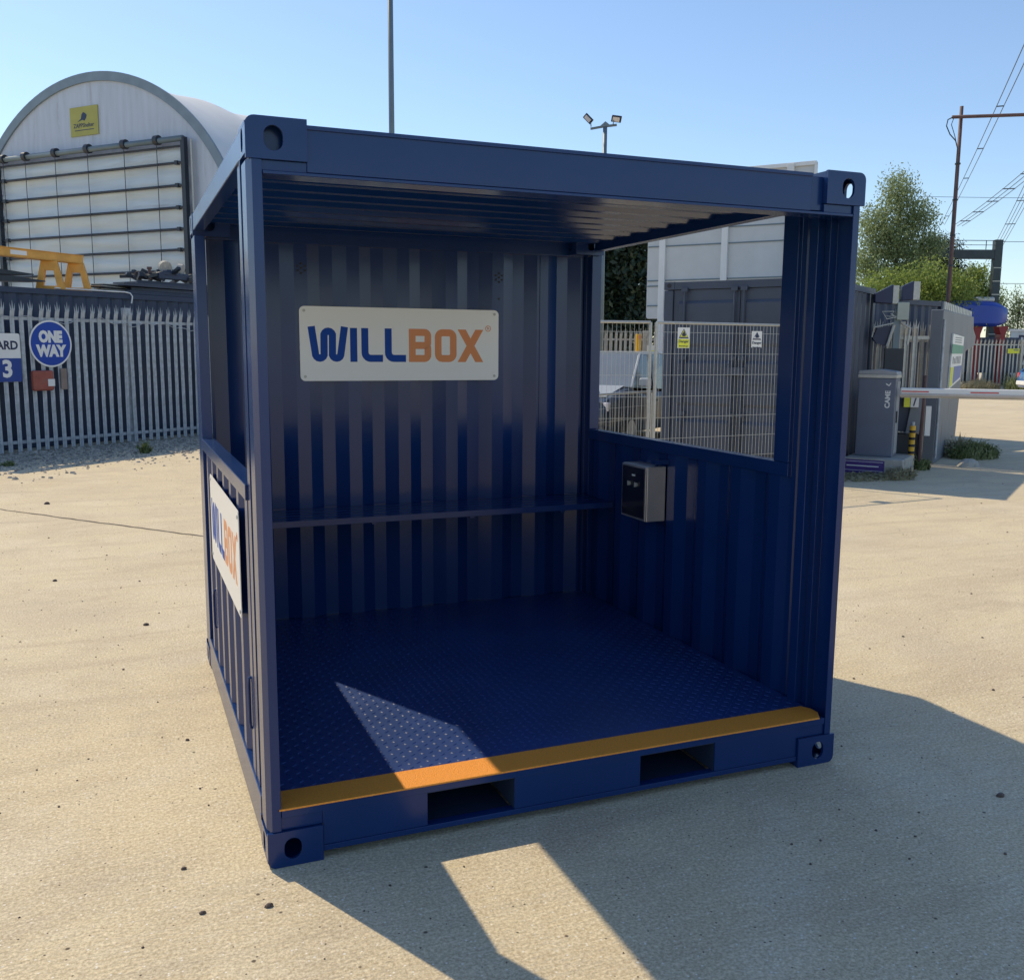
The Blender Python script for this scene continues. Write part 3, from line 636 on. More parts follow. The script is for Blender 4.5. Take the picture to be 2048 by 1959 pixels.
# yellow name panel
q=T; m=MB(); m.box(-4.27,-.03,7.65,-3.18,-.005,8.42); m.build('name_panel',mat('panel_khaki_yellow',(.40,.38,.09),.6,var=.08),T)
m=MB(); m.prism([(-3.98,8.02),(-3.92,8.06),(-3.84,8.10),(-3.80,8.22),(-3.74,8.27),(-3.66,8.24),(-3.60,8.18),(-3.64,8.10),(-3.70,8.04),(-3.78,8.07),(-3.88,8.05)],-.034,-.031,'y'); m.build('emblem',NAVYT,T)
text('ZAPPShelter',.155,NAVYT,T,(-3.74,-.033,7.92),bold=.002,name='panel_lettering'); m=MB(); m.box(-4.1,-.034,7.79,-3.35,-.031,7.81); m.build('underline',NAVYT,T)
m=MB(); m.box(CX-RR+.1,0.2,0,CX+RR-.1,12,2.95) ; m.build('base_block',DKBLUE,T)
# ------------------------------------------------------------------ masts
def mast(name,label,e,n,h,r0,r1):
    T=thing(name,label,'lamp mast',P(e,n)); m=MB(); m.tube([(0,0,0),(0,0,h)],r0,14,r2=r1); m.build('pole',MAST,T,smooth=True); 
    m=MB(); m.box(-.2,-.2,0,.2,.2,.03); m.build('base_plate',MAST,T); return T
T=mast('lamp_mast','tall plain grey mast rising out of the top of the view above the shelter',-3.44,28,15,.09,.07)
T=mast('floodlight_mast','shorter grey mast carrying two tilted floodlights above the shelter roof',2.36,26,7.6,.07,.055)
m=MB(); m.tube([(-.38,0,7.56),(-.05,0,7.62),(.30,0,7.66)],.032,8); m.prism([(-.16,7.60),(.16,7.62),(.0,7.74)],-.05,.05,'y'); m.build('cross_arm',MAST,T)
T.rotation_euler[2]=ang(1,0)
for x,ry,rx,l in((-.47,.85,-.9,'narrow'),(.30,-.55,-.75,'wide')):
    f=MB(); M=Matrix.Translation((x*.95,-.05,7.80 if x<0 else 7.80))@Matrix.Rotation(ry*.9 if x<0 else .12,4,'Y')@Matrix.Rotation(rx,4,'X')
    f.box(-.13,-.09 if x>0 else -.075,-.025,.13,.09 if x>0 else .075,.025,M); h=f.build('floodlight_head',DARK,T,bevel=.01)
    g2=MB(); g2.box(-.10,-.065 if x>0 else -.05,-.031,.08,.065 if x>0 else .05,-.026,M); o=g2.build('lens',LAMPW,h)
    b=MB(); b.tube([(x+.1*(1 if x<0 else -1),-.05,7.60 if x<0 else 7.66),(x+.08*(1 if x<0 else -1),-.05,7.80)],.013,6); b.build('bracket',MAST,T)
# ------------------------------------------------------------------ white display board on posts
T=thing('display_board','tall white panelled board on posts seen from behind above the grey container','display board',P(3.28,24),ang(3.44,-2.0))
Lb=3.97
m=MB(); m.prism([(p[0]+Lb/2,p[1]+4.345) for p in rrect(Lb,3.41,.06,5)],0,.05,'y'); m.build('panel',mat('cream_panel',(.60,.61,.60),.5,var=.04,dirt=(.48,.49,.48),ds=1,dth=.62),T)
for x in(.33,1.87,3.33):
    m=MB(); m.box(x,-.09,0,x+.15,-.002,6.02); m.build('post',WHITE,T,bevel=.006)
m=MB(); m.box(.01,-.05,5.955,Lb-.01,-.0025,6.04); m.box(Lb-.05,-.05,2.66,Lb,-.0025,5.954); m.build('edge_trim',WHITE,T,bevel=.004)
for z in(5.75,4.93,4.73,4.36,3.55,3.42,2.95):
    m=MB(); m.box(.02,-.022,z-.014,Lb-.06,-.0018,z+.014); m.build('rail',MAST,T)
# ------------------------------------------------------------------ grey container with doors
cd_=(.835,-.55); T=thing('grey_container','slate grey shipping container with locking bars seen through the window opening','shipping container',P(2.335,15.1),ang(*cd_))
wC,lC,hC=2.44,3.1,2.905
for x in(0,wC-.15):
    for y in(0,lC-.16):
        m=MB(); m.box(x,y,.13,x+.15,y+.16,hC-.13); m.build('corner_post',DKGREY,T,bevel=.01)
for x in(0,wC-.17):
    for y in(0,lC-.18):
        for z in(0,hC-.12):
            m=MB(); m.box(x-.002,y-.004,z,x+.172,y+.178,z+.12); c=m.build('corner_casting',DKGREY,T,bevel=.006)
            if y==0:
                m=MB(); m.disc((x+.085,-.005,z+.06),.035,(0,1,0),.004,16); m.build('casting_hole',BLACK,c)
m=MB(); m.box(.172,.0,hC-.12,wC-.172,.1,hC-.005); m.box(.172,.0,.02,wC-.172,.1,.13); m.box(.172,lC-.1,hC-.12,wC-.172,lC,hC-.005); m.box(.172,lC-.1,.02,wC-.172,lC,.13)
for x in(0,wC-.08): m.box(x,.18,hC-.1,x+.08,lC-.18,hC-.005); m.box(x,.18,.02,x+.08,lC-.18,.14)
m.build('rails',DKGREY,T,bevel=.004)
for x0 in(.155,wC/2+.004):
    x1=x0+wC/2-.16
    m=MB(); m.box(x0,.03,.135,x1,.07,hC-.125)
    d=m.build('door',DKGREY,T,bevel=.004)
    for z0,z1 in((.30,.82),(1.02,1.72),(1.92,2.62)):
        m=MB(); m.prism([(.0295,z0-.0),(.0,z0+.05),(.0,z1-.05),(.0295,z1)],x0+.09,x1-.09,'x'); m.build('door_swage',DKGREY,d,bevel=.01)
    for x in((x0+.20,x1-.07) if x0<1 else (x0+.07,x1-.20)):
        m=MB(); m.tube([(x,-.03,.1),(x,-.03,hC-.10)],.017,8)
        for z in(.15,.9,1.75,hC-.13): m.box(x-.05,-.05,z-.03,x+.05,-.002,z+.03)
        b=m.build('locking_bar',DKGREY,T)
    m=MB(); m.box(min(x0+.15,x1-.5),-.065,1.38,min(x0+.15,x1-.5)+.42,-.045,1.41); m.build('handle',DKGREY,T)
m=MB(); m.box(wC/2-.2,-.05,1.50,wC/2+.12,-.002,1.62); m.build('lock_box',DKGREY,T,bevel=.004)
for x in(0,1):
    m=MB(); pr=[(d if x==0 else wC-d,u) for u,d in sheet(trap(.181,lC-.181,.278,.25,.012,.05),.003)]; m.prism(pr,.141,hC-.102,'z'); m.build('side_wall',DKGREY,T)
m=MB(); m.box(.17,lC-.05,.14,wC-.17,lC-.03,hC-.122); m.box(.02,.02,hC-.03,wC-.02,lC-.02,hC-.02); m.build('roof',DKGREY,T)
# ------------------------------------------------------------------ mesh fence panels
def mesh_panel(name,label,a,b,h,pitch=.045,row=.2,group='welded mesh fence panels',full=True):
    d=(b[0]-a[0],b[1]-a[1]); L=math.hypot(*d)
    T=thing(name,label,'mesh fence',P(*a),ang(*d),group)
    m=MB(); m.tube([(0,0,.05),(0,0,h)],.021,8); m.tube([(L,0,.05),(L,0,h)],.021,8); m.tube([(0,0,h),(L,0,h)],.017,8); m.tube([(0,0,.18),(L,0,.18)],.017,8); m.build('tube_frame',GALVL,T)
    m=MB(); k=1
    while k*pitch<L-.03:
        x=k*pitch+R_.uniform(-.003,.003); m.box(x-.0014,-.003,.18,x+.0014,.0008,h-.01); k+=1
    z=.18+row
    while z<h-.05: m.box(.01,.001,z-.0021,L-.01,.0052,z+.0021); z+=row
    m.build('wire_mesh',GALVL,T)
    for x in(0,L):
        m=MB(); m.box(x-.11,-.32,0,x+.11,.32,.13); m.build('rubber_foot',BLACK,T,bevel=.03)
    return T
mesh_panel('mesh_panel','welded wire mesh fence panel with two danger notices in front of the grey container',(1.82,12.32),(4.06,13.48),2.21,pitch=.059,row=.273)
mesh_panel('mesh_panel','welded wire mesh fence panel left of the danger notices, in front of the van',(-1.7,11.55),(1.74,12.28),2.21,pitch=.059,row=.273)
mesh_panel('mesh_panel','slanting rear wire mesh panel standing further back before the van',(.4,13.2),(2.28,15.7),1.2,pitch=.09)
def notice(label,e,n,z,w_,h_,yellow):
    T=thing('danger_notice',label,'notice',P(e,n,z),ang(2.24,1.16)); T.scale=(1.5,1,1.32); m=MB(); m.box(-w_/2,-.0125,-h_/2,w_/2,-.0095,h_/2); m.build('notice_board',WHITE,T)
    fc=NYEL if yellow else WHITE; ink=NAVYT
    m=MB(); m.prism([(-w_*.42,-.005),(w_*.42,-.005),(0,h_*.44)],-.0145,-.013,'y'); m.build('triangle_border',ink,T)
    m=MB(); m.prism([(-w_*.33,.008),(w_*.33,.008),(0,h_*.38)],-.0160,-.0148,'y'); m.build('triangle_face',fc,T)
    m=MB(); m.prism([(-.016,.014),(.016,.014),(.024,.032),(.012,.045),(.004,.068),(-.008,.05),(-.022,.034)],-.0175,-.0164,'y'); m.build('flame',ink,T)
    if yellow: m=MB(); m.box(-w_*.48,-.0142,-h_*.48,w_*.48,-.013,-.012); m.build('yellow_field',NYEL,T)
    text('Danger',.036,ink,T,(0,-.0152,-.035),bold=.0006,name='notice_lettering'); text('Flammable gas',.0165,ink,T,(0,-.0152,-.080),bold=.0004,name='notice_lettering')
notice('yellow and white flammable danger notice wired to the mesh fence',2.19,12.48,2.022,.125,.198,True)
notice('plain white flammable danger notice wired to the mesh fence further right',3.27,13.03,2.015,.118,.165,False)
# ------------------------------------------------------------------ vehicles
def car(name,label,loc,heading,L,Wd,Hh,body,roof,screen,hood_h=.98,scr_x=.30,roof_x=.46,tail=.98,group=None):
    """local +x forward, centre at origin"""
    T=thing(name,label,'car',loc,heading); hl=L/2; hw=Wd/2
    # lower body: lofted across length
    prof=[(-hl,.45,.80,.86),(-hl+.05,.30,1.0,.95),(-hl+.35,.26,1.04,1),(-.5,.24,1.03,1),(.45,.24,1.0,1),(hl-L*scr_x+.1,.24,hood_h,.99),(hl-.35,.26,hood_h-.12,.95),(hl-.06,.32,hood_h-.24,.86),(hl,.42,hood_h-.40,.80)]
    rings=[]
    for x,z0,z1,k in prof:
        w_=hw*k; rings.append([(x,-w_*.86,z0),(x,-w_*.98,z0+.12),(x,-w_,(z0+z1)/2),(x,-w_*.97,z1-.08),(x,-w_*.88,z1),(x,0,z1+.03),(x,w_*.88,z1),(x,w_*.97,z1-.08),(x,w_,(z0+z1)/2),(x,w_*.98,z0+.12),(x,w_*.86,z0)])
    m=MB(); m.loft(rings); m.build('body',body,T,bevel=.02,smooth=True)
    if roof is not body:
        m=MB(); m.prism([(hl-.25,hood_h-.155),(hl-L*scr_x,hood_h+.035),(hl-L*scr_x,hood_h+.045),(hl-.25,hood_h-.13)],-hw*.72,hw*.72,'y'); m.build('bonnet_highlight',roof,T,bevel=.01)  # pale panel over the dark bonnet, painting in its white reflection
    # greenhouse frame
    xs=[hl-L*scr_x,hl-L*roof_x,-hl+L*.14,-hl+.10]; zt=Hh
    g=[]
    for x,z,k in((xs[0],hood_h+.01,.90),(xs[1],zt-.03,.74),((xs[1]+xs[2])/2,zt,.76),(xs[2],zt-.04,.74),(xs[3],tail+.02,.86)):
        g.append((x,z,k))
    m=MB(); vs=[];
    for x,z,k in g[1:4]: vs+=[(x,-hw*k,z-.05),(x,-hw*k*.9,z),(x,hw*k*.9,z),(x,hw*k,z-.05)]
    m.add(vs,[(0,1,5,4),(1,2,6,5),(2,3,7,6),(4,5,9,8),(5,6,10,9),(6,7,11,10),(3,0,8,11),(0,3,2,1),(8,9,10,11)]); m.build('roof',roof,T,smooth=False)
    def pil(p,q,r=.035): mm=MB(); mm.tube([p,q],r,6); return mm
    for s in(-1,1):
        m=MB(); m.tube([(xs[0],s*hw*.88,hood_h),(xs[1],s*hw*.73,zt-.06)],.035,6); m.tube([(0,s*hw*.93,1.0),(-.02,s*hw*.75,zt-.06)],.04,6); m.tube([(xs[3]+.05,s*hw*.86,tail),(xs[2],s*hw*.73,zt-.07)],.06,6); m.build('pillars',roof if roof is not body else body,T)
        m=MB(); m.add([(xs[0],s*hw*.89,hood_h+.01),(xs[3]+.05,s*hw*.87,tail+.01),(xs[2],s*hw*.735,zt-.06),(xs[1],s*hw*.735,zt-.06)],[(0,1,2,3)]); m.add([(xs[0],s*hw*.86,hood_h+.01),(xs[3]+.05,s*hw*.84,tail+.01),(xs[2],s*hw*.72,zt-.06),(xs[1],s*hw*.72,zt-.06)],[(3,2,1,0)]); m.build('side_window',CGLASS,T)
        m=MB(); m.box(xs[0]-.32,s*hw*.98,hood_h+.02,xs[0]-.14,s*(hw+.20),hood_h+.20); m.build('door_mirror',roof,T,bevel=.04)
        m=MB(); m.box(hl-.20,s*hw*.52,hood_h-.42,hl-.05,s*hw*.86,hood_h-.24); m.build('headlight',LAMPW,T,bevel=.03)
        m=MB(); m.box(-hl+.0,s*hw*.60,.72,-hl+.16,s*hw*.90,.98); m.build('tail_light',LAMPR,T,bevel=.03)
        m=MB(); m.box(-.1,s*hw*1.0,.84,.1,s*(hw*1.0+.02),.87); m.build('door_handle',body,T)
    m=MB(); m.add([(xs[0]+.02,-hw*.86,hood_h+.02),(xs[0]+.02,hw*.86,hood_h+.02),(xs[1]+.01,hw*.70,zt-.05),(xs[1]+.01,-hw*.70,zt-.05)],[(0,1,2,3)]); m.build('windscreen',screen,T)
    m=MB(); m.add([(xs[3]+.03,-hw*.84,tail+.02),(xs[3]+.03,hw*.84,tail+.02),(xs[2]-.02,hw*.70,zt-.07),(xs[2]-.02,-hw*.70,zt-.07)],[(3,2,1,0)]); m.build('rear_window',CGLASS,T)
    m=MB(); m.box(hl-.03,-hw*.5,.45,hl+.03,hw*.5,.68); m.build('grille',BLACK,T,bevel=.02)
    m=MB(); m.box(hl-.10,-hw*.84,.26,hl+.06,hw*.84,.44); m.build('bumper',BLACK,T,bevel=.04)
    m=MB(); m.box(-hl-.05,-hw*.84,.40,-hl+.10,hw*.84,.60); m.build('bumper',WHITE if body is CARB else BLACK,T,bevel=.04)
    for sx in(-1,1):
        for s in(-1,1):
            m=MB(); m.disc((sx*L*.31,s*(hw-.10),.33),.33,(0,1,0),.22,24); wl=m.build('wheel',BLACK,T,bevel=.03)
            m=MB(); m.disc((sx*L*.31,s*(hw+.005),.33),.20,(0,1,0),.02,20); m.build('rim',GALVL,wl)
    return T
car('silver_van','slate blue and silver van parked behind the mesh fence with pale windscreen',P(2.22,20.35),ang(-.5,-.87),4.6,1.85,1.85,CARS,CARW,CSCREEN,hood_h=1.13,scr_x=.24,roof_x=.40)
car('blue_car','bright blue car parked at the far right edge by the distant palisade',P(25.75,44.5),ang(.99,-.12),4.1,1.75,1.5,CARB,CARB,CGLASS)
# ------------------------------------------------------------------ background fence and yellow post behind the van
palisade('palisade_fence','distant grey palisade fence behind the silver van and mesh panels',(-1.5,27.6),(6.5,28.9),2.5,.15,mt=TIMB,post_at=(0.1,2.8,5.5,7.9),group=None)
T=thing('yellow_post','slim yellow post with orange cap behind the van','post',P(3.36,26.0)); m=MB(); m.box(-.06,-.05,0,.06,.05,2.30); m.build('post',YBLK,T,bevel=.01); m=MB(); m.disc((0,-.052,2.22),.05,(0,1,0),.01,12); m.build('reflector',LORG,T)
T=thing('small_notice','small pale notice on the distant fence right of the yellow post','notice',P(3.75,26.3,1.85),ang(1,.1)); m=MB(); m.box(-.11,0,-.16,.11,.01,.16); m.build('notice_board',WHITE,T); m=MB(); m.box(-.10,-.006,-.15,.10,-.001,.02); m.build('yellow_field',NYEL,T)
# ------------------------------------------------------------------ barrier, plinth
dF=(.85,-.527)
T=thing('concrete_plinth','chipped concrete block with purple painted front under the barrier cabinet','concrete block',P(5.10,14.65),ang(*dF))
m=MB(); m.box(0,0,0,.86,1.0,.265); m.build('block',CONC,T,bevel=.02)
m=MB(); m.box(.0,-.006,.03,.60,-.001,.235); m.build('purple_panel',PURP,T); m=MB(); m.box(.05,-.0085,.135,.52,-.0065,.150); m.box(.02,-.0085,.205,.58,-.0065,.211); m.box(.02,-.0085,.07,.58,-.0065,.076); m.build('pale_lettering',WHITE,T)
for y in(.42,.68):
    m=MB(); m.prism([(y,.0),(y+.08,.0),(y+.07,.11),(y+.01,.10)],.8605,.8635,'x'); m.build('lifting_slot',BLACK,T)
T=thing('road_barrier','slate grey barrier cabinet with pale lid and long white arm with red stripes','road barrier',P(5.335,14.85,.266),ang(*dF))
m=MB(); m.box(0,0,0,.545,.36,1.20); m.build('cabinet_body',CABG,T,bevel=.012)
m=MB(); m.box(-.012,-.012,1.2005,.557,.372,1.255); m.build('lid_band',GALVL,T,bevel=.006)
m=MB(); m.prism([(-.012,1.256),(.557,1.256),(.545,1.30),(.30,1.335),(-.0,1.31)],-.012,.372,'y'); m.build('lid',CABL,T,bevel=.008)
m=MB(); m.box(.5455,.10,.05,.552,.33,1.15); m.build('side_strip',CABL,T)
m=MB(); m.box(.5525,.12,.52,.565,.17,.70); m.build('lock_cover',BLACK,T)
text('CAME',.10,WHITE,T,(.44,-.0015,.88),rot=(math.pi/2,-math.pi/2,0),bold=.003); 
m=MB(); m.prism([(.40,1.11),(.45,1.08),(.48,1.13),(.465,1.13),(.447,1.098),(.405,1.125)],-.0025,-.0005,'y'); m.build('emblem',WHITE,T)
ARM=MB(); ARM.box(0,-.03,-.075,5.2,.03,.075); am=ARM.build('barrier_arm',WHITE,T,bevel=.02); am.location=(.585,.15,.984); am.rotation_euler[2]=ang(.935,-.353)-ang(*dF); T=am
m=MB(); m.tube([(0,-.034,-.035),(5.2,-.034,-.035)],.03,8); m.build('edge_moulding',mat('tan_rubber',(.50,.43,.36),.6),T)
for k in range(6):
    m=MB(); m.box(.02+k*.95,-.0335,.012,.40+k*.95,-.0305,.030); m.build('red_stripe',LAMPR,T)
# ------------------------------------------------------------------ right hand containers, gate, devices
corr_box_container('storage_container','dark slate container with pale roof line behind the right palisade section, below the trees',(6.6,19.2),(.8,.6),3.6,2.44,2.97,DKBLUE)
palisade('palisade_fence','short bright palisade section between the grey container and the device post',(6.0,16.35),(6.95,16.1),2.42,.135,mt=GALVL,post_at=(.5,),first_off=.05)
palisade('palisade_fence','short palisade section between the device post and the big steel gate panel',(6.75,16.75),(7.3,16.6),2.38,.13,mt=GALVL,post_at=(.5,),first_off=.05)
m=MB()
T=thing('device_post','dark post carrying two black loudspeakers and a pale junction box beside the gate','device post',P(6.28,15.9),ang(1,-.2))
m=MB(); m.box(-.05,-.04,0,.05,.04,2.55); m.build('post',MAST,T)
for x,z,k in((-.20,2.78,0),(.16,2.84,1)):
    m=MB(); m.prism([(x-.18,z+.02),(x+.10,z+.17),(x+.10,z-.14),(x-.17,z-.12)] if k==0 else [(x-.12,z+.08),(x+.05,z+.16),(x+.05,z-.14),(x-.12,z-.15)],-.09,.12,'y'); sp=m.build('loudspeaker',NAVYT,T,bevel=.01)
    m=MB(); m.box(x+(.101 if k==0 else .051),-.085,z-.14,x+(.19 if k==0 else .15),.115,z+.15); m.build('speaker_side',GALVL,sp)
m=MB(); m.box(-.02,-.10,2.38,.16,-.041,2.66); m.build('junction_box',mat('box_sage',(.42,.46,.40),.5),T,bevel=.008)
m=MB(); m.tube([(-.38,-.05,2.10),(-.36,-.05,2.26),(-.05,-.05,2.33)],.012,6); m.tube([(.05,-.06,2.34),(.20,-.06,2.25),(.17,-.06,1.98)],.02,6); m.tube([(-.05,-.05,2.30),(-.14,-.05,1.95)],.025,6); m.build('bracket_arms',GALVL,T)
m=MB(); m.prism([(-.36,2.08),(-.30,2.25),(-.04,2.30),(-.08,2.1),(-.14,1.96),(-.30,2.0)],-.02,.1,'y'); m.build('dark_hood',NAVYT,T)
m=MB(); m.box(-.16,-.05,1.05,.13,.05,1.92); m.build('intercom_panel',DARK,T); m=MB(); m.box(-.14,-.056,.72,.11,-.045,1.045); m.build('brown_panel',TIMB,T)
m=MB(); m.tube([(R_.uniform(-.25,.1),-.07,R_.uniform(2.36,2.56)) for k in range(16)],.007,5); m.build('wiring',GALVL,T)
T=thing('wall_unit','two small pale boxes fixed on the dark container left of the loudspeakers','wall box',P(6.35,17.9,2.45),ang(.8,.6))
m=MB(); m.box(-.28,-.08,-.12,-.08,0,.14); m.build('unit_box',MAST,T,bevel=.02); m=MB(); m.box(.0,-.08,-.16,.11,0,.12); m.build('unit_box',CABL,T,bevel=.01); m=MB(); m.box(-.34,-.06,-.20,.12,.0,-.165); m.build('shelf_bracket',MAST,T)
m=MB(); m.box(-.32,.001,-.6,.16,.06,.3); m.build('back_board',DKBLUE,T); m=MB(); m.box(-.05,.01,-2.45,.02,.05,-.601); m.build('support_post',DKBLUE,T)
# hopper / pump unit behind the arm
T=thing('pump_unit','dark blue grey machine casing with brown side plate standing behind the barrier arm','machine',P(6.05,15.35),ang(1,-.25))
m=MB(); m.prism([(-.10,.62),(.30,.60),(.36,1.22),(-.08,1.25)],0,.35,'y'); m.build('casing',DKBLUE,T,bevel=.02)
m=MB(); m.prism([(.24,.60),(.44,.60),(.46,1.22),(.32,1.22)],-.06,-.005,'y'); m.build('side_plate',PANG,T)
m=MB(); m.box(-.12,.05,.02,.48,.4,.56); m.build('base_box',DARK,T,bevel=.01)
m=MB(); m.box(.18,-.10,1.0,.27,-.065,1.16); m.build('yellow_label',NYEL,T); m=MB(); m.box(.28,-.10,1.0,.40,-.065,1.17); m.build('white_label',WHITE,T)
m=MB(); m.prism([(.315,1.02),(.335,1.02),(.365,1.15),(.345,1.15)],-.103,-.1005,'y'); m.build('label_mark',NAVYT,T)
m=MB(); m.tube([(.47,-.03,.10),(.48,-.03,1.5)],.03,8); m.build('brown_pipe',RUST,T); m=MB(); m.box(.52,-.06,.55,.60,-.04,1.02); m.build('white_strip',WHITE,T)
T=thing('hazard_bollard','yellow and black striped bollard between the plinth and the gate post','bollard',P(6.28,15.0))
m=MB(); m.tube([(0,0,0),(0,0,.72)],.045,14); m.build('bollard_tube',YBLK,T); 
for k in range(6):
    m=MB(); m.tube([(0,0,.06+k*.11),(0,.0,.10+k*.11)],.0465,14); o=m.build('black_band',BLACK,T); 
m=MB(); m.tube([(0,0,.7205),(0,0,.78)],.03,10); m.build('cap',GALV,T)
T=thing('gate_panel','tall leaning grey steel gate panel with stepped end carrying a notice board','gate panel',P(7.08,16.0),ang(.51,.86))
m=MB(); m.prism([(0,0),(2.9,0),(3.3,1.2),(3.7,1.88),(5.5,2.02),(5.6,2.22),(5.0,2.36),(4.9,2.60),(0,2.56)],0,.19,'y'); m.build('panel_body',PANG,T,bevel=.015)
m=MB(); m.tube([(.03,-.02,.1),(.03,-.02,2.4)],.02,8); m.build('edge_pipe',GALV,T)
m=MB()
for k in range(17): m.box(.35+k*.26,.02,2.575,.46+k*.26,.05,2.70)
m.build('top_teeth',GALVL,T)
N_=thing('information_board','tall white green and yellow information board on the grey gate panel','notice board',P(7.08+.51*1.15,16.0+.86*1.15),ang(.51,.86))
m=MB(); m.prism([(0,1.22),(1.7,1.36),(1.9,2.16),(.15,2.19)],-.03,-.004,'y'); m.build('board',WHITE,N_)
for nm,p,mt in(('green_band',[(.06,1.84),(1.82,1.84),(1.87,1.99),(.09,2.01)],GREEN),('yellow_band',[(.02,1.25),(.42,1.28),(.50,1.60),(.05,1.60)],NYEL),('blue_block',[(.50,1.30),(1.62,1.40),(1.75,1.62),(.56,1.61)],NBLUE)):
    m=MB(); m.prism(p,-.0335,-.0305,'y'); m.build(nm,mt,N_)
m=MB()
for k in range(6): m.box(.3+k*.22,-.0335,1.66,.40+k*.22,-.031,1.66+.14*R_.uniform(.7,1))
for k in range(3): m.box(.5,-.0335,2.04+k*.04,1.5,-.031,2.055+k*.04)
m.build('small_print',CABG,N_)
# fallen stones at the gate foot
T=thing('paving_lump','pale broken stone lying at the foot of the grey gate panel','stone',P(7.55,15.75)); m=MB(); m.loft([[(.22*math.cos(a)*k,.13*math.sin(a)*k,z) for a in [i*.7 for i in range(9)]] for z,k in((0,1),(.07,.85),(.12,.45))]); m.build('stone',CONC,T)
# ------------------------------------------------------------------ rusty pole with cross pipe
T=thing('rusty_pole','tall thin rusty pole with horizontal cross pipe and cable loop','pole',P(8.92,20),ang(1,-.02))
m=MB(); m.tube([(0,0,0),(.0,0,4.4),(0.0,0,6.72)],.048,10,r2=.034); m.build('pole',RUST,T,smooth=True)
m=MB(); m.tube([(-.20,-.06,6.50),(3.4,-.06,6.62)],.034,8); m.build('cross_pipe',RUST,T,smooth=True)
m=MB(); m.tube([(-.18,-.06,6.50),(-.28,-.06,6.45),(-.30,-.06,6.33),(-.22,-.06,6.17),(-.10,-.06,6.05),(-.05,-.06,5.9),(-.06,-.05,3),(-.06,-.05,.5)],.012,6); m.tube([(-.16,-.05,6.49),(-.20,-.05,6.36),(-.12,-.05,6.15),(-.06,-.05,5.95)],.008,5); m.build('cable_loop',DARK,T)
for z in(5.6,4.9,4.2,3.6):
    m=MB(); m.tube([(0,0,z),(0,0,z+.03)],.055,10); m.build('pipe_clip',DARK,T)
# ------------------------------------------------------------------ railway gantry
T=thing('railway_gantry','dark steel overhead gantry with handrail beyond the trees','gantry',P(29.55,60),ang(1,0))
m=MB(); m.box(-.22,-.2,0,.24,.2,8.70); m.build('upright',GANT,T); m=MB(); m.box(-7.5,-.18,7.56,-.225,.18,8.10); m.build('beam',GANT,T)
m=MB(); m.box(-7.5,-.18,8.62,-.225,-.15,8.66); m.box(-7.5,-.18,8.36,-.225,-.15,8.39)
for x in(-7.2,-5.6,-4.0,-2.4,-.8): m.box(x,-.18,8.11,x+.04,-.15,8.62)
m.build('handrail',GANT,T)
m=MB()
for k in range(7): m.box(-.24,-.215,2.2+k*.8,.26,-.2015,2.25+k*.8)
m.build('upright_band',GALVL,T)
# ------------------------------------------------------------------ overhead wires
WIRE=mat('wire',(.05,.07,.10),.5)
def wires(name,label,a,b,n,sep,sag,r,spacers=True):
    A=Vector(P(*a)); B=Vector(P(*b)); T=thing(name,label,'overhead cable',A); d=(B-A); side=Vector((-d.y,d.x,0)).normalized()
    for k in range(n):
        off=side*(k-(n-1)/2)*sep; m=MB(); m.tube([off+d*t-Vector((0,0,sag*4*t*(1-t))) for t in [i/14 for i in range(15)]],r,5); m.build('conductor',WIRE,T)
    if spacers:
        for t in(.1,.25,.4,.55,.7,.85):
            c=d*t-Vector((0,0,sag*4*t*(1-t))); m=MB(); m.tube([c-side*(n-1)/2*sep*1.1,c+side*(n-1)/2*sep*1.1],r*1.5,5); m.build('spacer',WIRE,T)
def at(lat,dep,z): return (lat,dep,z)
wires('overhead_cable','pair of power conductors rising steeply from behind the tall willow',(52.2,120,17.3),(21.9,40,18.0),2,.42,.4,.028)
wires('overhead_cable','bundle of four power conductors climbing to the upper right corner',(66,136,14.4),(28.9,50,17.0),4,.30,.4,.028)
wires('overhead_cable','bundle of three power conductors slanting gently up to the right edge',(45,100,14.6),(38,68,16.6),3,.45,.3,.03)
wires('overhead_cable','single thin horizontal wire crossing behind the rusty pole',(30,80,14.4),(52,80,14.4),1,0,.1,.018,False)
for z,l in((8.6,'upper'),(6.1,'middle'),(3.9,'lower')): wires('overhead_cable','%s pair of level railway wires right of the gantry'%l,(29.8,60,z),(38,60,z),2,.0,0,.016,False)
# ------------------------------------------------------------------ blue hull on red supports, hoarding, far fence
T=thing('blue_hull','long glossy blue hull shape raised on red supports beyond the gate','boat hull',P(24.0,54),ang(1,.02))
rings=[]
for k in range(17):
    t=k/16; x=-1.2+4.6*t; top=.72-.05*abs(t-.3)*2-(.35*max(0,(t-.72)/.28)**2); bot=-.68+.30*max(0,(t-.80)/.2)**2; hw=.75*(1-max(0,(t-.75)/.25)**2*.75)
    rings.append([(x,-hw,4.0+bot+.15),(x,-hw*.75,4.0+bot),(x,hw*.75,4.0+bot),(x,hw,4.0+bot+.15),(x,hw*.95,4.0+top-.2),(x,hw*.6,4.0+top),(x,-hw*.6,4.0+top),(x,-hw*.95,4.0+top-.2)])
m=MB(); m.loft(rings); m.build('hull',TARP,T,bevel=.05,smooth=True)
m=MB(); m.loft([[(1.5+.6*s*k,-.35,4.70+z) for s,z in((-1,0),(-.85,.22),(0,.28),(.7,.18),(1,0))]+[(1.5+.6*s*k,.35,4.70+z) for s,z in((1,0),(.7,.18),(0,.28),(-.85,.22),(-1,0))] for k in(1,)]*1) if False else m.box(1.5,-.35,4.66,2.55,.35,4.93); m.build('pale_hatch',CARW,T,bevel=.1)
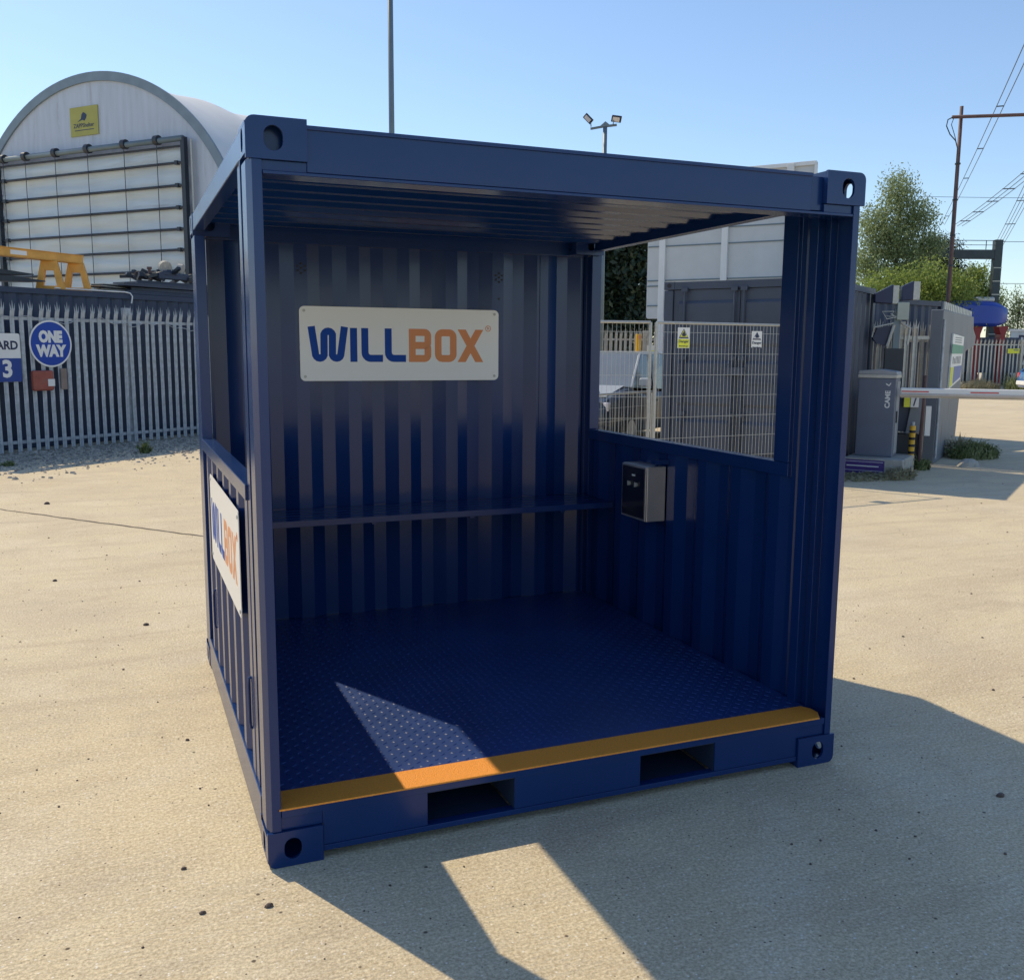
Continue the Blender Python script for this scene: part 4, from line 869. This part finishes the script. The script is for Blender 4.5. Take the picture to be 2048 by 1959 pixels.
for x in(1.75,3.15):
    m=MB(); m.prism([(x-.28,3.34),(x+.28,3.34),(x+.14,2.9),(x+.12,.0),(x-.10,.0),(x-.12,2.9)],-.3,.3,'y'); m.build('support',REDP,T)
T=thing('low_trailer','dark navy low trailer body behind the distant palisade under the blue hull','trailer',P(24.2,55.3),ang(1,0))
m=MB(); m.box(0,0,.75,4.8,2.2,2.75); m.build('trailer_body',DKBLUE,T,bevel=.04)
for x in(.9,2.0,3.9):
    m=MB(); m.disc((x,-.02,.45),.44,(0,1,0),.28,20); m.build('wheel',BLACK,T)
T=thing('lettered_hoarding','white hoarding with bold black lettering showing between the far pales','hoarding',P(29.25,57),ang(1,0))
m=MB(); m.box(0,0,.3,6,.08,3.15); m.build('board',mat('hoarding_grey_white',(.58,.62,.64),.5),T)
m=MB(); m.box(-.1,-.05,3.151,6.0,.12,3.28); m.build('top_trim',WHITE,T)
text('B4B',.95,NAVYT,T,(1.2,-.004,2.55),bold=.02,name='black_lettering'); text('///. M',.80,NAVYT,T,(1.6,-.004,1.60),bold=.02,name='black_lettering'); text('D.B.',.85,NAVYT,T,(1.5,-.004,.85),bold=.02,name='black_lettering')
palisade('palisade_fence','distant palisade fence beyond the barrier arm with a small yellow notice',(21.8,49.8),(31.5,51.3),2.62,.215,mt=GALVL,post_at=(2.0,4.9,7.8),first_off=.1)
T=thing('yellow_notice','small yellow strip notice fixed on the distant palisade fence','notice',P(26.0,50.3,1.98),ang(1,.15)); m=MB(); m.box(-.33,-.05,-.12,.33,-.035,.12); m.build('notice_board',NYEL,T); m=MB(); m.box(.0,-.053,.02,.28,-.0505,.07); m.build('print',CABG,T)
# ------------------------------------------------------------------ vegetation
def leaves(name,parent,blobs,n,size,mt,seed,aspect=.45,hang=0):
    r=np.random.RandomState(seed); V=[];w_=np.array([b[3]*b[4]*b[5] for b in blobs])**.8; w_/=w_.sum(); idx=r.choice(len(blobs),n,p=w_)
    B=np.array(blobs)[idx]; d=r.normal(size=(n,3)); d/=np.linalg.norm(d,axis=1)[:,None]; rad=r.uniform(0,1,n)**.45*(1+.18*r.normal(size=n))
    c=B[:,:3]+d*rad[:,None]*B[:,3:6]
    # clumping: pull toward random cluster centres
    cl=c[r.choice(n,max(8,n//28))]; 
    k=r.randint(0,len(cl),n); near=np.linalg.norm(cl[k]-c,axis=1)<1.6*size*14; c[near]=cl[k][near]+r.normal(size=(near.sum(),3))*size*2.2
    a=r.normal(size=(n,3)); a[:,2]-=hang; a/=np.linalg.norm(a,axis=1)[:,None]; b=np.cross(a,r.normal(size=(n,3))); b/=np.linalg.norm(b,axis=1)[:,None]
    s=(size*r.uniform(.5,1.3,n))[:,None]; q=np.stack([c-a*s,c+b*s*aspect,c+a*s,c-b*s*aspect],1).reshape(-1,3)
    q[:,2]=np.maximum(q[:,2],.02)
    me=bpy.data.meshes.new(name); me.from_pydata(q.tolist(),[],[(4*i,4*i+1,4*i+2,4*i+3) for i in range(n)]); me.materials.append(mt)
    o=bpy.data.objects.new(name,me); COL.objects.link(o); o.parent=parent; return o
def tree(name,label,e,n,blobs,nl,size,mt,seed,trunk=.22,th=None,group=None,hang=0):
    T=thing(name,label,'tree',P(e,n),ang(1,0),group); rr=random.Random(seed); m=MB(); top=max(b[2] for b in blobs) if th is None else th
    m.tube([(0,0,0),(.05,0,top*.3),(-.08,0,top*.6),(.05,0,top*.95)],trunk,8,r2=trunk*.25)
    for b in blobs:
        for k in range(2):
            z=rr.uniform(.25,.7)*min(b[2],top); q=(b[0]+rr.uniform(-.4,.4)*b[3],b[1]+rr.uniform(-.3,.3)*b[4],b[2]+rr.uniform(-.2,.5)*b[5])
            m.tube([(0,0,z),(q[0]*.5,q[1]*.5,(z+q[2])*.5+.1),q],trunk*.32,5,r2=.02)
    m.build('trunk',BARK,T); leaves('crown',T,blobs,nl,size,mt,seed,hang=hang); return T
G='trees beyond the right hand yard'
tree('willow_tree','tall pale green willow topping the other trees right of the shelter',22.7,58,[(-.2,0,11.0,1.1,1.3,1.5),(-1.3,0,9.2,1.3,1.5,1.4),(1.0,0,9.7,1.2,1.3,1.3),(-.1,0,8.3,1.5,1.6,1.3),(-1.8,0,7.0,1.3,1.5,1.3),(1.9,0,8.1,1.0,1,.9),(.7,0,6.6,1.7,1.5,1.2),(-.3,0,5.0,2.4,1.8,1.5)],32000,.088,LEAFL,1,group=G,hang=.8)
tree('dark_tree','small dark green tree against the right flank of the willow',26.4,61,[(0,0,8.1,1.4,1.2,1.1),(-.9,0,7.1,1.3,1,1),(.9,0,7.0,1.0,1,.9),(0,0,6.1,1.7,1.2,1.1)],14000,.08,LEAFD,2,group=G,hang=.5)
tree('bushy_tree','low yellow green bushy tree just above the dark container roof',22.2,54,[(-1.5,0,5.0,1.8,1.5,1.5),(.8,0,5.5,1.8,1.5,1.5),(2.2,0,5.0,1.4,1.2,1.4),(-2.7,0,4.2,1.7,1.2,1.6),(.5,0,3.9,2.4,1.4,1.5)],24000,.085,LEAFG,3,trunk=.15,group=G,hang=.3)
tree('bushy_tree','low yellow green tree left of the gantry upright behind the pole',29.0,62,[(0,0,6.0,1.5,1.2,1.2),(1.2,0,5.2,1.1,1,1.1),(-1.5,0,5.6,1.3,1.1,1.2),(.3,0,6.9,.8,.8,.6),(.2,0,4.7,2.1,1.2,1.2),(-1.6,0,4.3,1.4,1,1.2)],22000,.085,LEAFG,4,trunk=.14,group=G,hang=.3)
tree('dark_tree','dark foliage between the willow and the rusty pole',25.6,61,[(0,0,5.3,1.8,1.2,1.5),(-1.2,0,6.0,1.4,1.,1.2),(.9,0,4.4,1.6,1.,1.2)],14000,.085,LEAFD,5,group=G,trunk=.15)  # dark through its own leaf colour
tree('sparse_tree','thin sparse small tree right of the gantry upright',31.2,60,[(-.2,0,4.9,.7,.7,.9),(.5,0,4.2,.9,.8,.8),(-.4,0,3.4,.9,.8,.8),(1.4,0,3.1,.9,.6,.5)],3200,.08,LEAFL,6,trunk=.08,group=G,hang=.3)
tree('evergreen_tree','dark evergreen tree behind the van seen through the window opening',3.3,35,[(0,0,6.4,1.1,1.2,1.1),(-.9,0,6.0,1.5,1.4,1.4),(.9,0,5.8,1.4,1.4,1.4),(-1.2,0,4.3,1.5,1.4,1.5),(.9,0,4.1,1.6,1.5,1.5),(0,0,2.6,2.1,1.5,1.6)],24000,.13,LEAFE,7,trunk=.2,group='dark evergreens behind the mesh fence')
tree('evergreen_tree','dark evergreen tree left of the first, beyond the van windscreen',.2,35.5,[(0,0,6.2,1.6,1.2,1.6),(.6,0,4.6,1.8,1.4,1.6),(-.9,0,4.2,1.6,1.4,1.6),(0,0,2.6,2.3,1.5,1.6)],18000,.13,LEAFE,8,trunk=.2,group='dark evergreens behind the mesh fence')
def weed(name,label,e,n,r,h,cnt,mt,seed,rz=0,group=None):
    T=thing(name,label,'weed',P(e,n),0,group); rr=random.Random(seed); vs=[];fs=[]
    for k in range(cnt):
        a=rr.uniform(0,6.28); q=r*rr.random()**.6; x,y=q*math.cos(a),q*math.sin(a)*.6; hh=h*rr.uniform(.4,1)*(1-.5*q/r); lx,ly=rr.uniform(-.5,.5)*hh,rr.uniform(-.5,.5)*hh; wd=rr.uniform(.008,.02); b=len(vs)
        ca,sa=math.cos(a+1.5)*wd,math.sin(a+1.5)*wd
        vs+=[(x-ca,y-sa,0),(x+ca,y+sa,0),(x+lx*.5+ca,y+ly*.5+sa,hh*.6),(x+lx*.5-ca,y+ly*.5-sa,hh*.6),(x+lx,y+ly,hh)]; fs+=[(b,b+1,b+2,b+3),(b+3,b+2,b+4)]
        for j in range(2):
            t=rr.uniform(.3,.9); c=(x+lx*t,y+ly*t,hh*t); s=rr.uniform(.02,.045); b=len(vs); u=rr.uniform(0,6.28)
            vs+=[(c[0],c[1],c[2]),(c[0]+s*math.cos(u),c[1]+s*math.sin(u),c[2]+s*.5),(c[0]+1.7*s*math.cos(u+.3),c[1]+1.7*s*math.sin(u+.3),c[2]+s*.3),(c[0]+s*math.cos(u+.7),c[1]+s*math.sin(u+.7),c[2]-.1*s)]; fs.append((b,b+1,b+2,b+3))
    m=MB(); m.add(vs,fs); m.build('leaves',mt,T); return T
weed('weed_clump','green weed clump growing at the foot of the grey gate panel',8.25,17.0,.5,.40,700,GRASS,21)
weed('weed_clump','dry seed heads rising above the weeds by the gate panel',8.1,17.3,.4,.55,160,DRYG,22)
weed('weed_clump','sparse dry grass along the front of the purple plinth',5.3,14.2,.75,.10,420,DRYG,23)
weed('weed_clump','dried brushwood lying against the right end of the plinth',5.72,14.05,.28,.24,260,DRYG,27)
weed('weed_clump','small green weed at the shadow edge below the left fence',-6.5,16.9,.10,.30,60,GRASS,24)
weed('weed_clump','tiny weed at the left edge of the view below the fence',-7.9,14.9,.10,.10,50,GRASS,28)
weed('weed_clump','tangled grey green brush at the foot of the distant palisade',26.6,49.2,1.7,1.5,1500,GRASS,25)
weed('weed_clump','low grass under the distant palisade near the gate panel',23.9,49.4,1.3,.8,900,DRYG,26)
weed('weed_clump','little green plant between the bollard and the gate post',6.55,15.2,.15,.30,120,GRASS,29)
# single dark stones on the concrete
for (x,y,s,l) in((-.03,-.23,.014,'dark stone on the concrete just left of the front shadow edge'),(-.24,-.19,.011,'dark stone left of the shelter corner, further left than the other'),(-.28,.12,.010,'small dark stone beside the shelter corner near the sunlit side'),(2.95,-.54,.018,'black stone lying in the shade at the right of the shelter'),(-1.27,9.22,.032,'dark flat stone on the pale concrete before the gravel strip'),(-.96,5.0,.018,'dark pebble in the middle of the left concrete'),(-.32,3.43,.018,'dark pebble near the far corner of the shelter')):
    m=MB(); rr=random.Random(int(x*1000)); m.loft([[(x+s*k*math.cos(a)*rr.uniform(.8,1.2),y+s*k*.7*math.sin(a)*rr.uniform(.8,1.2),z) for a in [i*.785 for i in range(8)]] for z,k in((0,1),(s*.5,.95),(s*.85,.5))]); tag(m.build('dark_stone',PEB),l,'stone',group='dark stones on the concrete')
